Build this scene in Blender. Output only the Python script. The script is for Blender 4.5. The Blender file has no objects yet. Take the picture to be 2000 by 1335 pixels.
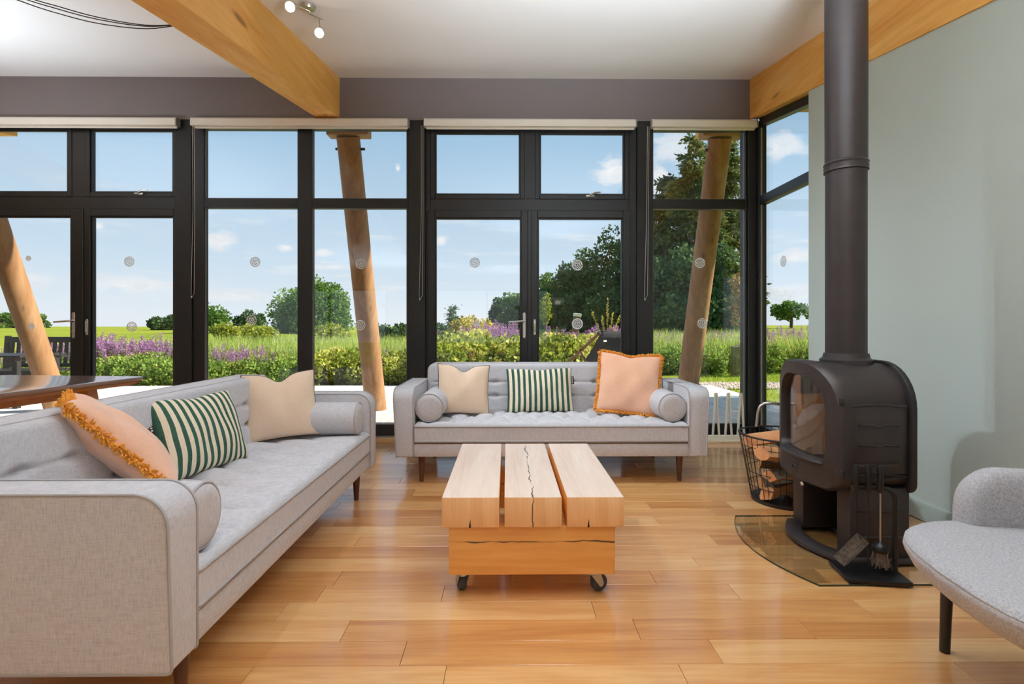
import bpy, bmesh, math, random
import numpy as np
from mathutils import Vector, Matrix

sc = bpy.context.scene
C = sc.collection

# ------------------------------------------------------------------ camera
CAM_H = 1.094
cam_d = bpy.data.cameras.new('camera')
cam = bpy.data.objects.new('camera', cam_d)
C.objects.link(cam)
cam.location = (0, 0, CAM_H)
cam.rotation_euler = (math.pi / 2, 0, -0.0096)
cam_d.sensor_width = 36
cam_d.lens = 18.9
cam_d.shift_y = -0.01525
cam_d.clip_end = 2000
sc.camera = cam

sc.view_settings.view_transform = 'Standard'
sc.view_settings.look = 'None'
sc.view_settings.gamma = 1
sc.view_settings.use_curve_mapping = False
sc.view_settings.exposure = 0.0
try:
    sc.cycles.use_denoising = True
    sc.cycles.max_bounces = 14
    sc.cycles.diffuse_bounces = 6
    sc.cycles.transparent_max_bounces = 24
    sc.cycles.sample_clamp_indirect = 6
    sc.cycles.caustics_reflective = False
    sc.cycles.caustics_refractive = False
except Exception:
    pass

# ------------------------------------------------------------------ node helpers
class NT:
    def __init__(s, tree):
        s.t = tree
        tree.nodes.clear()
    def n(s, typ, ins=None, **props):
        nd = s.t.nodes.new(typ)
        for k, v in props.items():
            setattr(nd, k, v)
        if ins:
            for k, v in ins.items():
                sock = nd.inputs[k]
                if hasattr(v, 'is_output') or isinstance(v, bpy.types.NodeSocket):
                    s.t.links.new(v, sock)
                else:
                    sock.default_value = v
        return nd
    def math(s, op, a, b=0.0, c=None, clamp=False):
        ins = {0: a, 1: b}
        if c is not None:
            ins[2] = c
        nd = s.n('ShaderNodeMath', ins, operation=op)
        nd.use_clamp = clamp
        return nd.outputs[0]
    def maprange(s, v, a, b, c=0.0, d=1.0, smooth=True):
        nd = s.n('ShaderNodeMapRange', {0: v, 1: a, 2: b, 3: c, 4: d})
        nd.interpolation_type = 'SMOOTHSTEP' if smooth else 'LINEAR'
        return nd.outputs[0]
    def ramp(s, fac, stops, interp='LINEAR'):
        nd = s.n('ShaderNodeValToRGB', {0: fac})
        cr = nd.color_ramp
        cr.interpolation = interp
        while len(cr.elements) < len(stops):
            cr.elements.new(0.5)
        for e, (p, col) in zip(cr.elements, stops):
            e.position = p
            e.color = (*col[:3], 1)
        return nd.outputs[0]
    def mix(s, fac, a, b, blend='MIX'):
        nd = s.n('ShaderNodeMix', data_type='RGBA', blend_type=blend)
        for k, v in ((0, fac), (6, a), (7, b)):
            if isinstance(v, bpy.types.NodeSocket):
                s.t.links.new(v, nd.inputs[k])
            elif k == 0:
                nd.inputs[0].default_value = v
            else:
                nd.inputs[k].default_value = (*v[:3], 1)
        return nd.outputs[2]
    def noise(s, vec, scale, detail=3, rough=0.5, dist=0.0, out=0):
        ins = {'Scale': scale, 'Detail': detail, 'Roughness': rough, 'Distortion': dist}
        if vec is not None:
            ins['Vector'] = vec
        return s.n('ShaderNodeTexNoise', ins).outputs[out]

def srgb(r, g, b):
    def f(c):
        c /= 255.0
        return c / 12.92 if c <= 0.04045 else ((c + 0.055) / 1.055) ** 2.4
    return (f(r), f(g), f(b))

# ------------------------------------------------------------------ sky
world = bpy.data.worlds.new('sky')
sc.world = world
world.use_nodes = True
T = NT(world.node_tree)
tc = T.n('ShaderNodeTexCoord').outputs['Generated']
sep = T.n('ShaderNodeSeparateXYZ', {0: tc})
el = T.math('ARCSINE', T.math('MINIMUM', T.math('MAXIMUM', sep.outputs[2], -1.0), 1.0))
az = T.math('ARCTAN2', sep.outputs[0], sep.outputs[1])
skyc = T.ramp(T.maprange(el, -0.05, 1.57, smooth=False),
              [(0.0, (0.84, 0.90, 0.97)), (0.04, (0.84, 0.91, 0.98)), (0.10, (0.64, 0.80, 0.95)),
               (0.24, (0.365, 0.58, 0.80)), (0.45, (0.27, 0.47, 0.74)), (1.0, (0.13, 0.29, 0.62))])
pv = T.n('ShaderNodeCombineXYZ', {0: az, 1: T.math('MULTIPLY', el, 2.0)}).outputs[0]
nz = T.noise(pv, 22, 6, 0.62)
nz2 = T.noise(pv, 5.5, 6, 0.6)
# high thin streaks low over the horizon, all the way round
band = T.math('MULTIPLY', T.maprange(el, 0.015, 0.07), T.maprange(el, 0.26, 0.10))
pvs = T.n('ShaderNodeCombineXYZ', {0: T.math('MULTIPLY', az, 0.7), 1: T.math('MULTIPLY', el, 5.0)}).outputs[0]
mask = T.math('MULTIPLY', band, T.maprange(T.noise(pvs, 7, 6, 0.6), 0.50, 0.74))
blobs = [(430, 472, 42, 22), (562, 485, 24, 13), (632, 494, 20, 10), (862, 470, 17, 15), (1198, 334, 44, 30),
         (1318, 290, 70, 48), (778, 330, 8, 9), (195, 442, 22, 11), (265, 556, 150, 26), (40, 545, 100, 24),
         (455, 578, 90, 18), (1560, 500, 60, 18), (1545, 570, 70, 22), (1530, 285, 60, 26), (1290, 350, 26, 40)]
for (px, py, sx, sy) in blobs:
    dx = (px - 990) / 1050.0
    a0 = math.atan(dx)
    cs = math.cos(a0)
    e0 = math.atan((637 - py) / 1050.0 * cs)
    sa = sx / 1050.0 * cs * cs
    se = sy / 1050.0 * cs
    u = T.math('DIVIDE', T.math('SUBTRACT', az, a0), sa)
    v = T.math('DIVIDE', T.math('SUBTRACT', el, e0), se)
    d = T.math('SQRT', T.math('ADD', T.math('MULTIPLY', u, u), T.math('MULTIPLY', v, v)))
    d = T.math('ADD', d, T.math('MULTIPLY', T.math('SUBTRACT', nz, 0.5), 2.6))
    m = T.maprange(d, 1.05, 0.25)
    if sx > 60:
        m = T.math('MULTIPLY', m, 0.75)
    mask = T.math('MAXIMUM', mask, m)
cloudc = T.mix(T.maprange(nz, 0.35, 0.65), (0.83, 0.86, 0.92), (1.0, 1.0, 1.0))
col = T.mix(T.math('MULTIPLY', mask, 0.93), skyc, cloudc)
bg = T.n('ShaderNodeBackground', {'Color': col, 'Strength': 1.0})
T.t.links.new(bg.outputs[0], T.n('ShaderNodeOutputWorld').inputs[0])

# ------------------------------------------------------------------ sun
SUN_DIR = Vector((math.cos(0.64) * math.cos(0.06), math.cos(0.64) * math.sin(0.06), math.sin(0.64)))
sun_d = bpy.data.lights.new('sun', 'SUN')
sun_d.energy = 9.0
sun_d.angle = 0.01
sun_d.color = (1.0, 0.95, 0.87)
sun = bpy.data.objects.new('sun', sun_d)
C.objects.link(sun)
sun.rotation_euler = SUN_DIR.to_track_quat('Z', 'Y').to_euler()
sun.location = (20, 8, 30)

# ------------------------------------------------------------------ mesh helpers
class MB:
    def __init__(s):
        s.v = []; s.f = []; s.mi = []; s.uv = None
    def add(s, vs, fs, M=None, mi=0):
        o = len(s.v)
        if M is not None:
            vs = [M @ Vector(p) for p in vs]
        s.v.extend([tuple(p) for p in vs])
        for q in fs:
            s.f.append(tuple(i + o for i in q)); s.mi.append(mi)
        return s
    def bm(s, b, M=None, mi=0):
        b.verts.index_update()
        s.add([v.co.copy() for v in b.verts], [[v.index for v in fc.verts] for fc in b.faces], M, mi)
        b.free()
        return s
    def box(s, x0, x1, y0, y1, z0, z1, bev=0.0, seg=1, M=None, mi=0):
        if bev <= 0:
            vs = [(x, y, z) for x in (x0, x1) for y in (y0, y1) for z in (z0, z1)]
            fs = [(0, 1, 3, 2), (4, 6, 7, 5), (0, 4, 5, 1), (2, 3, 7, 6), (0, 2, 6, 4), (1, 5, 7, 3)]
            return s.add(vs, fs, M, mi)
        b = bmesh.new()
        bmesh.ops.create_cube(b, size=1)
        for v in b.verts:
            v.co = Vector(((x0 + x1) / 2 + v.co.x * (x1 - x0), (y0 + y1) / 2 + v.co.y * (y1 - y0), (z0 + z1) / 2 + v.co.z * (z1 - z0)))
        bmesh.ops.bevel(b, geom=list(b.edges), offset=bev, segments=seg, profile=0.5, affect='EDGES')
        return s.bm(b, M, mi)
    def hexa(s, lo, hi, mi=0):
        # lo, hi: 4 points each, same winding seen from above (counter-clockwise)
        vs = list(lo) + list(hi)
        return s.add(vs, [(3, 2, 1, 0), (4, 5, 6, 7), (0, 1, 5, 4), (1, 2, 6, 5), (2, 3, 7, 6), (3, 0, 4, 7)], None, mi)
    def slope(s, x0, x1, y0, y1, zl, zh, mi=0):
        lo = [(x0, y0, zl(y0)), (x1, y0, zl(y0)), (x1, y1, zl(y1)), (x0, y1, zl(y1))]
        hi = [(x0, y0, zh(y0)), (x1, y0, zh(y0)), (x1, y1, zh(y1)), (x0, y1, zh(y1))]
        return s.hexa(lo, hi, mi)
    def tube(s, pts, r, n=8, closed=False, M=None, mi=0, cap=True):
        P = [Vector(p) for p in pts]
        k = len(P)
        rs = r if isinstance(r, (list, tuple)) else [r] * k
        vs = []; fs = []
        up = None
        for i in range(k):
            if closed:
                t = P[(i + 1) % k] - P[(i - 1) % k]
            else:
                t = P[min(i + 1, k - 1)] - P[max(i - 1, 0)]
            t.normalize()
            if up is None:
                a = Vector((0, 0, 1)) if abs(t.z) < 0.9 else Vector((1, 0, 0))
                up = (a - t * a.dot(t)).normalized()
            else:
                up = up - t * up.dot(t)
                if up.length < 1e-6:
                    up = t.orthogonal()
                up.normalize()
            w = t.cross(up)
            for j in range(n):
                an = 2 * math.pi * j / n
                vs.append(P[i] + (up * math.cos(an) + w * math.sin(an)) * rs[i])
        m = k if closed else k - 1
        for i in range(m):
            a = i * n; b = ((i + 1) % k) * n
            for j in range(n):
                j2 = (j + 1) % n
                fs.append((a + j, a + j2, b + j2, b + j))
        if cap and not closed:
            fs.append(tuple(range(n - 1, -1, -1)))
            fs.append(tuple((k - 1) * n + j for j in range(n)))
        return s.add(vs, fs, M, mi)
    def lathe(s, prof, n=24, M=None, mi=0):
        vs = []; fs = []
        for (r, z) in prof:
            for j in range(n):
                an = 2 * math.pi * j / n
                vs.append((r * math.cos(an), r * math.sin(an), z))
        for i in range(len(prof) - 1):
            for j in range(n):
                j2 = (j + 1) % n
                fs.append((i * n + j, i * n + j2, (i + 1) * n + j2, (i + 1) * n + j))
        fs.append(tuple(range(n - 1, -1, -1)))
        fs.append(tuple((len(prof) - 1) * n + j for j in range(n)))
        return s.add(vs, fs, M, mi)
    def prism(s, poly, a0, a1, axis='z', bev=0.0, seg=2, M=None, mi=0, both=True):
        # poly: 2D points; extruded along axis from a0 to a1
        def p3(p, a):
            if axis == 'z': return (p[0], p[1], a)
            if axis == 'x': return (a, p[0], p[1])
            return (p[0], a, p[1])
        b = bmesh.new()
        lo = [b.verts.new(p3(p, a0)) for p in poly]
        hi = [b.verts.new(p3(p, a1)) for p in poly]
        k = len(poly)
        f0 = b.faces.new(lo[::-1]); f1 = b.faces.new(hi)
        for i in range(k):
            b.faces.new((lo[i], lo[(i + 1) % k], hi[(i + 1) % k], hi[i]))
        bmesh.ops.recalc_face_normals(b, faces=list(b.faces))
        if bev > 0:
            ed = list(set(list(f0.edges) + list(f1.edges))) if both else list(f1.edges)
            bmesh.ops.bevel(b, geom=ed, offset=bev, segments=seg, profile=0.5, affect='EDGES')
        return s.bm(b, M, mi)
    def mesh(s, name, mats, smooth=40):
        me = bpy.data.meshes.new(name)
        me.from_pydata(s.v, [], s.f)
        mats = mats if isinstance(mats, (list, tuple)) else [mats]
        for m in mats:
            me.materials.append(m)
        if len(mats) > 1:
            me.polygons.foreach_set('material_index', s.mi)
        if smooth:
            me.polygons.foreach_set('use_smooth', [True] * len(me.polygons))
            me.set_sharp_from_angle(angle=math.radians(smooth))
        me.update()
        return me
    def obj(s, name, mats, parent=None, smooth=40, loc=(0, 0, 0), rot=(0, 0, 0), recalc=True):
        me = s.mesh(name, mats, smooth)
        if recalc:
            b = bmesh.new(); b.from_mesh(me)
            bmesh.ops.recalc_face_normals(b, faces=list(b.faces))
            b.to_mesh(me); b.free()
            if smooth:
                me.set_sharp_from_angle(angle=math.radians(smooth))
        return link(name, me, parent, loc, rot)

def link(name, me, parent=None, loc=(0, 0, 0), rot=(0, 0, 0)):
    o = bpy.data.objects.new(name, me)
    C.objects.link(o)
    o.location = loc
    o.rotation_euler = rot
    if parent is not None:
        o.parent = parent
    return o

def thing(name, label, cat, loc=(0, 0, 0), rotz=0.0, group=None, rot=None):
    o = bpy.data.objects.new(name, None)
    C.objects.link(o)
    o.empty_display_size = 0.1
    o.location = loc
    o.rotation_euler = rot if rot else (0, 0, rotz)
    return tag(o, label, cat, group)

def tag(o, label, cat, group=None, kind=None):
    o['label'] = label
    o['category'] = cat
    if group: o['group'] = group
    if kind: o['kind'] = kind
    return o

def struct(o, label, cat):
    o['kind'] = 'structure'
    o['label'] = label
    o['category'] = cat
    return o

def sempty(name, label, cat, loc=(0, 0, 0)):
    o = bpy.data.objects.new(name, None)
    C.objects.link(o)
    o.location = loc
    return struct(o, label, cat)

def copy_tree(root, loc, rotz=0.0, scale=1.0, label=None, group=None):
    def rec(o, parent):
        c = o.copy(); C.objects.link(c)
        if parent is not None:
            c.parent = parent
        for ch in [k for k in o.children]:
            rec(ch, c)
        return c
    r = rec(root, None)
    r.location = loc
    r.rotation_euler = (0, 0, rotz)
    r.scale = (scale, scale, scale) if not isinstance(scale, tuple) else scale
    if label: r['label'] = label
    if group: r['group'] = group
    return r

def smooth01(a, b, x):
    t = min(1.0, max(0.0, (x - a) / (b - a)))
    return t * t * (3 - 2 * t)

def rrect(w, z0, z1, rt, rb, k=8):
    # rounded rectangle loop in a plane, centred on 0 in the first axis, counter-clockwise
    h = w / 2
    pts = []
    for (cx, cz, r, a0) in ((h - rb, z0 + rb, rb, -90), (h - rt, z1 - rt, rt, 0), (-h + rt, z1 - rt, rt, 90), (-h + rb, z0 + rb, rb, 180)):
        for i in range(k):
            a = math.radians(a0 + 90.0 * i / (k - 1))
            pts.append((cx + r * math.cos(a), cz + r * math.sin(a)))
    return pts

def np_mesh(name, V, F, mat, rnd=None, smooth=False, mats=None, mi=None):
    V = np.asarray(V, dtype=np.float32); F = np.asarray(F, dtype=np.int32)
    me = bpy.data.meshes.new(name)
    me.vertices.add(len(V)); me.vertices.foreach_set('co', V.ravel())
    k = F.shape[1]
    me.loops.add(F.size); me.loops.foreach_set('vertex_index', F.ravel())
    me.polygons.add(len(F)); me.polygons.foreach_set('loop_start', np.arange(0, F.size, k, dtype=np.int32))
    try:
        me.polygons.foreach_set('loop_total', np.full(len(F), k, dtype=np.int32))
    except Exception:
        pass
    if rnd is not None:
        a = me.attributes.new('rnd', 'FLOAT', 'POINT')
        a.data.foreach_set('value', np.asarray(rnd, dtype=np.float32))
    for m in (mats or [mat]):
        me.materials.append(m)
    if mi is not None:
        me.polygons.foreach_set('material_index', np.asarray(mi, dtype=np.int32))
    me.update(calc_edges=True)
    me.validate()
    return me
# ------------------------------------------------------------------ materials
M = {}
def newmat(name):
    m = bpy.data.materials.new(name)
    m.use_nodes = True
    M[name] = m
    return m, NT(m.node_tree)

def finish(T, bsdf):
    T.t.links.new(bsdf, T.n('ShaderNodeOutputMaterial').inputs[0])

def pbsdf(T, color, rough=0.5, metal=0.0, normal=None, spec=0.5, coat=0.0, coat_rough=0.1, sheen=0.0, emit=None, emit_s=0.0):
    ins = {'Base Color': color if isinstance(color, bpy.types.NodeSocket) else (*color[:3], 1), 'Roughness': rough, 'Metallic': metal,
           'Specular IOR Level': spec, 'Coat Weight': coat, 'Coat Roughness': coat_rough, 'Sheen Weight': sheen}
    if emit:
        ins['Emission Color'] = (*emit, 1); ins['Emission Strength'] = emit_s
    nd = T.n('ShaderNodeBsdfPrincipled', ins)
    if normal is not None:
        T.t.links.new(normal, nd.inputs['Normal'])
    return nd.outputs[0]

def bump(T, h, strength=0.2, dist=0.01):
    return T.n('ShaderNodeBump', {'Strength': strength, 'Distance': dist, 'Height': h}).outputs[0]

def objco(T):
    return T.n('ShaderNodeTexCoord').outputs['Object']

def scalev(T, v, s):
    return T.n('ShaderNodeMapping', {'Vector': v, 'Scale': s}).outputs[0]

def plain(name, col, rough=0.5, metal=0.0, var=0.06, scale=8, bmp=0.0, bscale=60, spec=0.5, coat=0.0, sheen=0.0):
    m, T = newmat(name)
    co = objco(T)
    n = T.noise(co, scale, 4, 0.55)
    lo = tuple(c * (1 - var) for c in col); hi = tuple(min(1, c * (1 + var)) for c in col)
    c = T.ramp(n, [(0.3, lo), (0.7, hi)])
    nb = bump(T, T.noise(co, bscale, 4, 0.6), bmp) if bmp > 0 else None
    finish(T, pbsdf(T, c, rough, metal, nb, spec, coat, 0.1, sheen))
    return m

plain('ceiling_paint', (0.87, 0.845, 0.82), 0.9, var=0.015, scale=1.5)
plain('header_paint', srgb(118, 108, 106), 0.8, var=0.03, scale=2)
plain('sage_paint', srgb(192, 203, 196), 0.75, var=0.02, scale=1.2, bmp=0.03, bscale=200)
plain('white_paint', (0.74, 0.72, 0.69), 0.8, var=0.02)
plain('skirting_paint', srgb(168, 180, 170), 0.45, var=0.02)
plain('subfloor', (0.03, 0.018, 0.01), 0.9)
plain('black_frame', srgb(21, 19, 19), 0.42, var=0.12, scale=25, bmp=0.05, bscale=80)
plain('black_post', srgb(24, 21, 20), 0.55, var=0.15, scale=18, bmp=0.1, bscale=60)
plain('grey_gasket', srgb(135, 132, 128), 0.5)
plain('chrome', (0.62, 0.60, 0.57), 0.28, 1.0, var=0.03)
plain('cream_blind', srgb(222, 212, 198), 0.7, var=0.02)
plain('chain_metal', (0.55, 0.52, 0.47), 0.4, 0.6)
plain('sill_oak', srgb(190, 160, 120), 0.45)
plain('dark_leg_wood', srgb(78, 42, 26), 0.35, var=0.2, scale=12)
plain('piping_grey', srgb(168, 163, 161), 0.9, var=0.05)
plain('piping_dark', srgb(92, 78, 72), 0.85)
plain('cast_iron', srgb(56, 48, 46), 0.46, 0.35, var=0.10, scale=10, bmp=0.06, bscale=220)
plain('cast_iron_dark', srgb(34, 29, 28), 0.55, 0.2, var=0.10, scale=12, bmp=0.05, bscale=200)
plain('firebrick', srgb(222, 192, 162), 0.9, var=0.16, scale=9)
plain('ash_black', (0.012, 0.011, 0.011), 0.9)
plain('black_metal', srgb(26, 23, 23), 0.38, 0.4)
plain('wire_black', srgb(38, 32, 30), 0.5, 0.3)
plain('steel_brushed', (0.48, 0.44, 0.40), 0.35, 1.0)
plain('worn_shovel', srgb(110, 98, 86), 0.4, 0.8, var=0.5, scale=60)
plain('bristle', srgb(120, 102, 88), 0.9, var=0.25, scale=90)
plain('castor_rubber', srgb(62, 62, 64), 0.6)
plain('castor_metal', (0.52, 0.50, 0.46), 0.4, 0.9)
plain('rack_cream', srgb(226, 218, 198), 0.6, var=0.03)
plain('black_cable', (0.015, 0.013, 0.012), 0.5)
plain('chair_leg_black', (0.012, 0.010, 0.009), 0.4)
plain('garden_black', srgb(46, 42, 40), 0.5, var=0.2, scale=14)
plain('sling_black', srgb(44, 44, 50), 0.85, var=0.1, scale=40)
plain('deckchair_wood', srgb(128, 82, 58), 0.6, var=0.15, scale=14)
plain('tag_white', (0.75, 0.73, 0.70), 0.8)
plain('tag_brown', srgb(42, 28, 22), 0.8)
plain('soffit_wood', srgb(176, 138, 98), 0.7, var=0.15, scale=3)
plain('bark', srgb(98, 82, 62), 0.95, var=0.3, scale=9, bmp=0.3, bscale=14)
plain('gravel', srgb(196, 178, 160), 0.95, var=0.35, scale=30)
plain('pale_paint', srgb(225, 222, 215), 0.7)
plain('field_soil', srgb(92, 84, 52), 1.0, var=0.2, scale=2)

def fabric(name, col, var=0.10, sx=(260, 40, 260), sheen=0.15):
    m, T = newmat(name)
    co = objco(T)
    a = T.noise(scalev(T, co, (30, 30, 260)), 1.0, 3, 0.6)
    b = T.noise(scalev(T, co, (260, 260, 34)), 1.0, 3, 0.6)
    f = T.noise(co, 330, 2, 0.5)
    s = T.math('ADD', T.math('MULTIPLY', a, 0.35), T.math('ADD', T.math('MULTIPLY', b, 0.45), T.math('MULTIPLY', f, 0.2)))
    lo = tuple(c * (1 - var * 2.2) for c in col); hi = tuple(min(1, c * (1 + var * 1.6)) for c in col)
    c = T.ramp(s, [(0.36, lo), (0.50, col), (0.66, hi)])
    finish(T, pbsdf(T, c, 0.95, 0, bump(T, s, 0.12, 0.004), 0.15, sheen=sheen))
    return m
fabric('sofa_fabric', srgb(197, 194, 196))

m, T = newmat('chair_fabric')
co = objco(T)
f1 = T.noise(co, 420, 3, 0.6); f2 = T.noise(co, 140, 3, 0.6)
ff = T.math('ADD', T.math('MULTIPLY', f1, 0.6), T.math('MULTIPLY', f2, 0.4))
finish(T, pbsdf(T, T.ramp(ff, [(0.34, srgb(132, 129, 130)), (0.5, srgb(168, 165, 166)), (0.66, srgb(196, 193, 194))]), 0.95, 0, bump(T, ff, 0.15, 0.004), 0.15, sheen=0.2))
fabric('beige_velvet', srgb(226, 199, 172), 0.03, sheen=0.4)
fabric('peach_velvet', srgb(236, 184, 152), 0.04, sheen=0.5)
plain('fringe_mustard', srgb(242, 166, 66), 0.95, var=0.22, scale=120)

# striped cotton: uses the UV map, stripes across u
m, T = newmat('stripe_cotton')
uv = T.n('ShaderNodeTexCoord').outputs['UV']
u = T.n('ShaderNodeSeparateXYZ', {0: uv}).outputs[0]
w = T.math('ADD', u, T.math('MULTIPLY', T.math('SUBTRACT', T.noise(uv, 6, 2), 0.5), 0.008))
saw = T.math('FRACT', T.math('MULTIPLY', T.math('SUBTRACT', w, 0.035), 12.0))
st = T.math('MULTIPLY', T.maprange(saw, 0.44, 0.48), T.maprange(saw, 0.96, 0.92))
weave = T.noise(objco(T), 300, 2)
cr = T.mix(T.maprange(weave, 0.3, 0.7), srgb(226, 208, 180), srgb(240, 226, 200))
gr = T.mix(T.maprange(weave, 0.3, 0.7), srgb(40, 72, 60), srgb(66, 100, 84))
finish(T, pbsdf(T, T.mix(st, cr, gr), 0.95, 0, bump(T, weave, 0.15, 0.004), 0.1))

def wood(name, c0, c1, c2, axis='x', rough=0.4, coat=0.0, fine=60, knots=False, spec=0.5, rnd=False, ring=1.0):
    m, T = newmat(name)
    co = objco(T)
    if rnd:
        oi = T.n('ShaderNodeObjectInfo').outputs['Random']
        off = T.n('ShaderNodeCombineXYZ', {0: T.math('MULTIPLY', oi, 37.0), 1: T.math('MULTIPLY', oi, 91.0), 2: T.math('MULTIPLY', oi, 13.0)}).outputs[0]
        co = T.n('ShaderNodeVectorMath', {0: co, 1: off}, operation='ADD').outputs[0]
    sc1 = {'x': (0.9, 9, 9), 'y': (9, 0.9, 9), 'z': (9, 9, 0.9)}[axis]
    sc2 = {'x': (3.0, fine, fine), 'y': (fine, 3.0, fine), 'z': (fine, fine, 3.0)}[axis]
    a = T.noise(scalev(T, co, tuple(q * ring for q in sc1)), 1.0, 5, 0.6, 0.8)
    b = T.noise(scalev(T, co, sc2), 1.0, 4, 0.6)
    s = T.math('ADD', T.math('MULTIPLY', a, 0.7), T.math('MULTIPLY', b, 0.3))
    if rnd:
        s = T.math('ADD', s, T.math('MULTIPLY', T.math('SUBTRACT', oi, 0.5), 0.25))
    c = T.ramp(s, [(0.28, c0), (0.5, c1), (0.72, c2)])
    if knots:
        vs = {'x': (1.3, 5.5, 5.5), 'y': (5.5, 1.3, 5.5), 'z': (5.5, 5.5, 1.3)}[axis]
        vo = T.n('ShaderNodeTexVoronoi', {'Vector': scalev(T, co, vs), 'Scale': 1.0, 'Randomness': 1.0}).outputs[0]
        k = T.maprange(vo, 0.16, 0.05)
        c = T.mix(T.math('MULTIPLY', k, 0.75), c, tuple(q * 0.22 for q in c0))
    finish(T, pbsdf(T, c, rough, 0, bump(T, b, 0.06, 0.003), spec, coat, 0.12))
    return m
wood('floor_oak', srgb(182, 118, 62), srgb(211, 152, 90), srgb(230, 182, 122), 'x', 0.38, 0.8, 70, rnd=True)
wood('table_oak_top', srgb(214, 186, 164), srgb(232, 209, 190), srgb(243, 226, 210), 'y', 0.55, 0, 80)
wood('table_oak_end', srgb(216, 156, 100), srgb(234, 184, 130), srgb(245, 206, 158), 'z', 0.6, 0, 120)
wood('table_oak_base', srgb(208, 136, 62), srgb(228, 162, 84), srgb(240, 186, 112), 'x', 0.5, 0, 50)
wood('beam_glulam', srgb(224, 150, 66), srgb(243, 182, 92), srgb(250, 206, 128), 'y', 0.6, 0.0, 60, knots=True)
wood('pole_larch', srgb(118, 76, 42), srgb(158, 114, 72), srgb(184, 146, 104), 'z', 0.6, 0, 40, knots=True, ring=0.6)
wood('dining_walnut', srgb(112, 76, 56), srgb(146, 104, 78), srgb(170, 128, 98), 'y', 0.30, 1.0, 60)
wood('dining_oak', srgb(184, 118, 60), srgb(208, 144, 82), srgb(222, 164, 104), 'x', 0.4, 0.1, 60)
wood('deck_board', srgb(196, 190, 180), srgb(220, 214, 204), srgb(236, 231, 222), 'y', 0.75, 0, 50, rnd=True)
wood('log_wood', srgb(176, 112, 66), srgb(206, 146, 96), srgb(222, 172, 128), 'z', 0.85, 0, 60)

# oak of the coffee table top boards: pale oiled face, a drying crack down the middle board
def cracked(name, base, cx, width, axis_long, axis_off, ang=1.0):
    src = M[base]
    m = src.copy(); m.name = name; M[name] = m
    t = m.node_tree
    T = NT.__new__(NT); T.t = t
    bs = [n for n in t.nodes if n.type == 'BSDF_PRINCIPLED'][0]
    col = bs.inputs['Base Color'].links[0].from_socket
    co = objco(T)
    sp = T.n('ShaderNodeSeparateXYZ', {0: co})
    L = sp.outputs['XYZ'.index(axis_long)]; O = sp.outputs['XYZ'.index(axis_off)]
    lv = T.n('ShaderNodeCombineXYZ', {0: L}).outputs[0]
    n1 = T.math('MULTIPLY', T.math('SUBTRACT', T.noise(lv, 7, 4, 0.6), 0.5), 0.07 * ang)
    wn = T.math('MULTIPLY', T.maprange(T.noise(lv, 5.0, 2), 0.40, 0.60, 0.15, 1.0), width)
    d = T.math('ABSOLUTE', T.math('SUBTRACT', T.math('SUBTRACT', O, cx), n1))
    k = T.maprange(T.math('DIVIDE', d, wn), 1.0, 0.6)
    c2 = T.mix(T.math('MULTIPLY', k, 0.92), col, (0.035, 0.018, 0.010))
    t.links.new(c2, bs.inputs['Base Color'])
    return m
cracked('table_oak_top_split', 'table_oak_top', 0.0, 0.0045, 'Y', 'X')
cracked('table_oak_end_split', 'table_oak_end', 0.0, 0.003, 'Z', 'X', 0.6)
cracked('table_oak_base_split', 'table_oak_base', 0.035, 0.0045, 'X', 'Z', 0.45)

# glass
def glass(name, tint, refl=1.0, rough=0.0, base=0.04):
    m, T = newmat(name)
    fc = T.n('ShaderNodeLayerWeight', {'Blend': 0.5}).outputs['Facing']
    f = T.math('ADD', base, T.math('MULTIPLY', T.math('POWER', fc, 5.0), 1 - base))
    f = T.math('MULTIPLY', f, refl)
    tr = T.n('ShaderNodeBsdfTransparent', {'Color': (*tint, 1)}).outputs[0]
    gl = T.n('ShaderNodeBsdfGlossy', {'Color': (1, 1, 1, 1), 'Roughness': rough}).outputs[0]
    mx = T.n('ShaderNodeMixShader', {0: f})
    T.t.links.new(tr, mx.inputs[1]); T.t.links.new(gl, mx.inputs[2])
    finish(T, mx.outputs[0])
    return m
glass('window_glass', (0.985, 0.99, 0.985), 0.75)
glass('hearth_glass', (0.98, 0.995, 0.985), 1.3)
glass('stove_glass', (0.90, 0.88, 0.85), 1.3)
plain('glass_edge', srgb(32, 48, 40), 0.15)

# film dots on the panes: concentric lines meeting in three sectors
def dot_mat(name, lo, hi, freq, fill):
    m, T = newmat(name)
    co = objco(T)
    sp = T.n('ShaderNodeSeparateXYZ', {0: co})
    X, Z = sp.outputs[0], sp.outputs[2]
    mm = None
    for k in range(3):
        a = math.radians(90 + 120 * k)
        d = T.math('ADD', T.math('MULTIPLY', X, math.cos(a)), T.math('MULTIPLY', Z, math.sin(a)))
        mm = d if mm is None else T.math('MAXIMUM', mm, d)
    r = T.math('SQRT', T.math('ADD', T.math('MULTIPLY', X, X), T.math('MULTIPLY', Z, Z)))
    s = T.math('SINE', T.math('MULTIPLY', T.math('ADD', mm, T.math('MULTIPLY', r, 0.35)), freq))
    line = T.maprange(s, -0.1, 0.35)
    rim = T.maprange(r, 0.043, 0.046)
    line = T.math('MAXIMUM', line, rim)
    bs = pbsdf(T, T.mix(line, lo, hi), 0.6)
    tr = T.n('ShaderNodeBsdfTransparent').outputs[0]
    al = T.maprange(line, 0.0, 1.0, fill, 0.9, smooth=False)
    mx = T.n('ShaderNodeMixShader', {0: al})
    T.t.links.new(tr, mx.inputs[1]); T.t.links.new(bs, mx.inputs[2])
    finish(T, mx.outputs[0])
dot_mat('film_dot', (0.20, 0.22, 0.24), (0.9, 0.9, 0.9), 340, 0.12)
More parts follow.
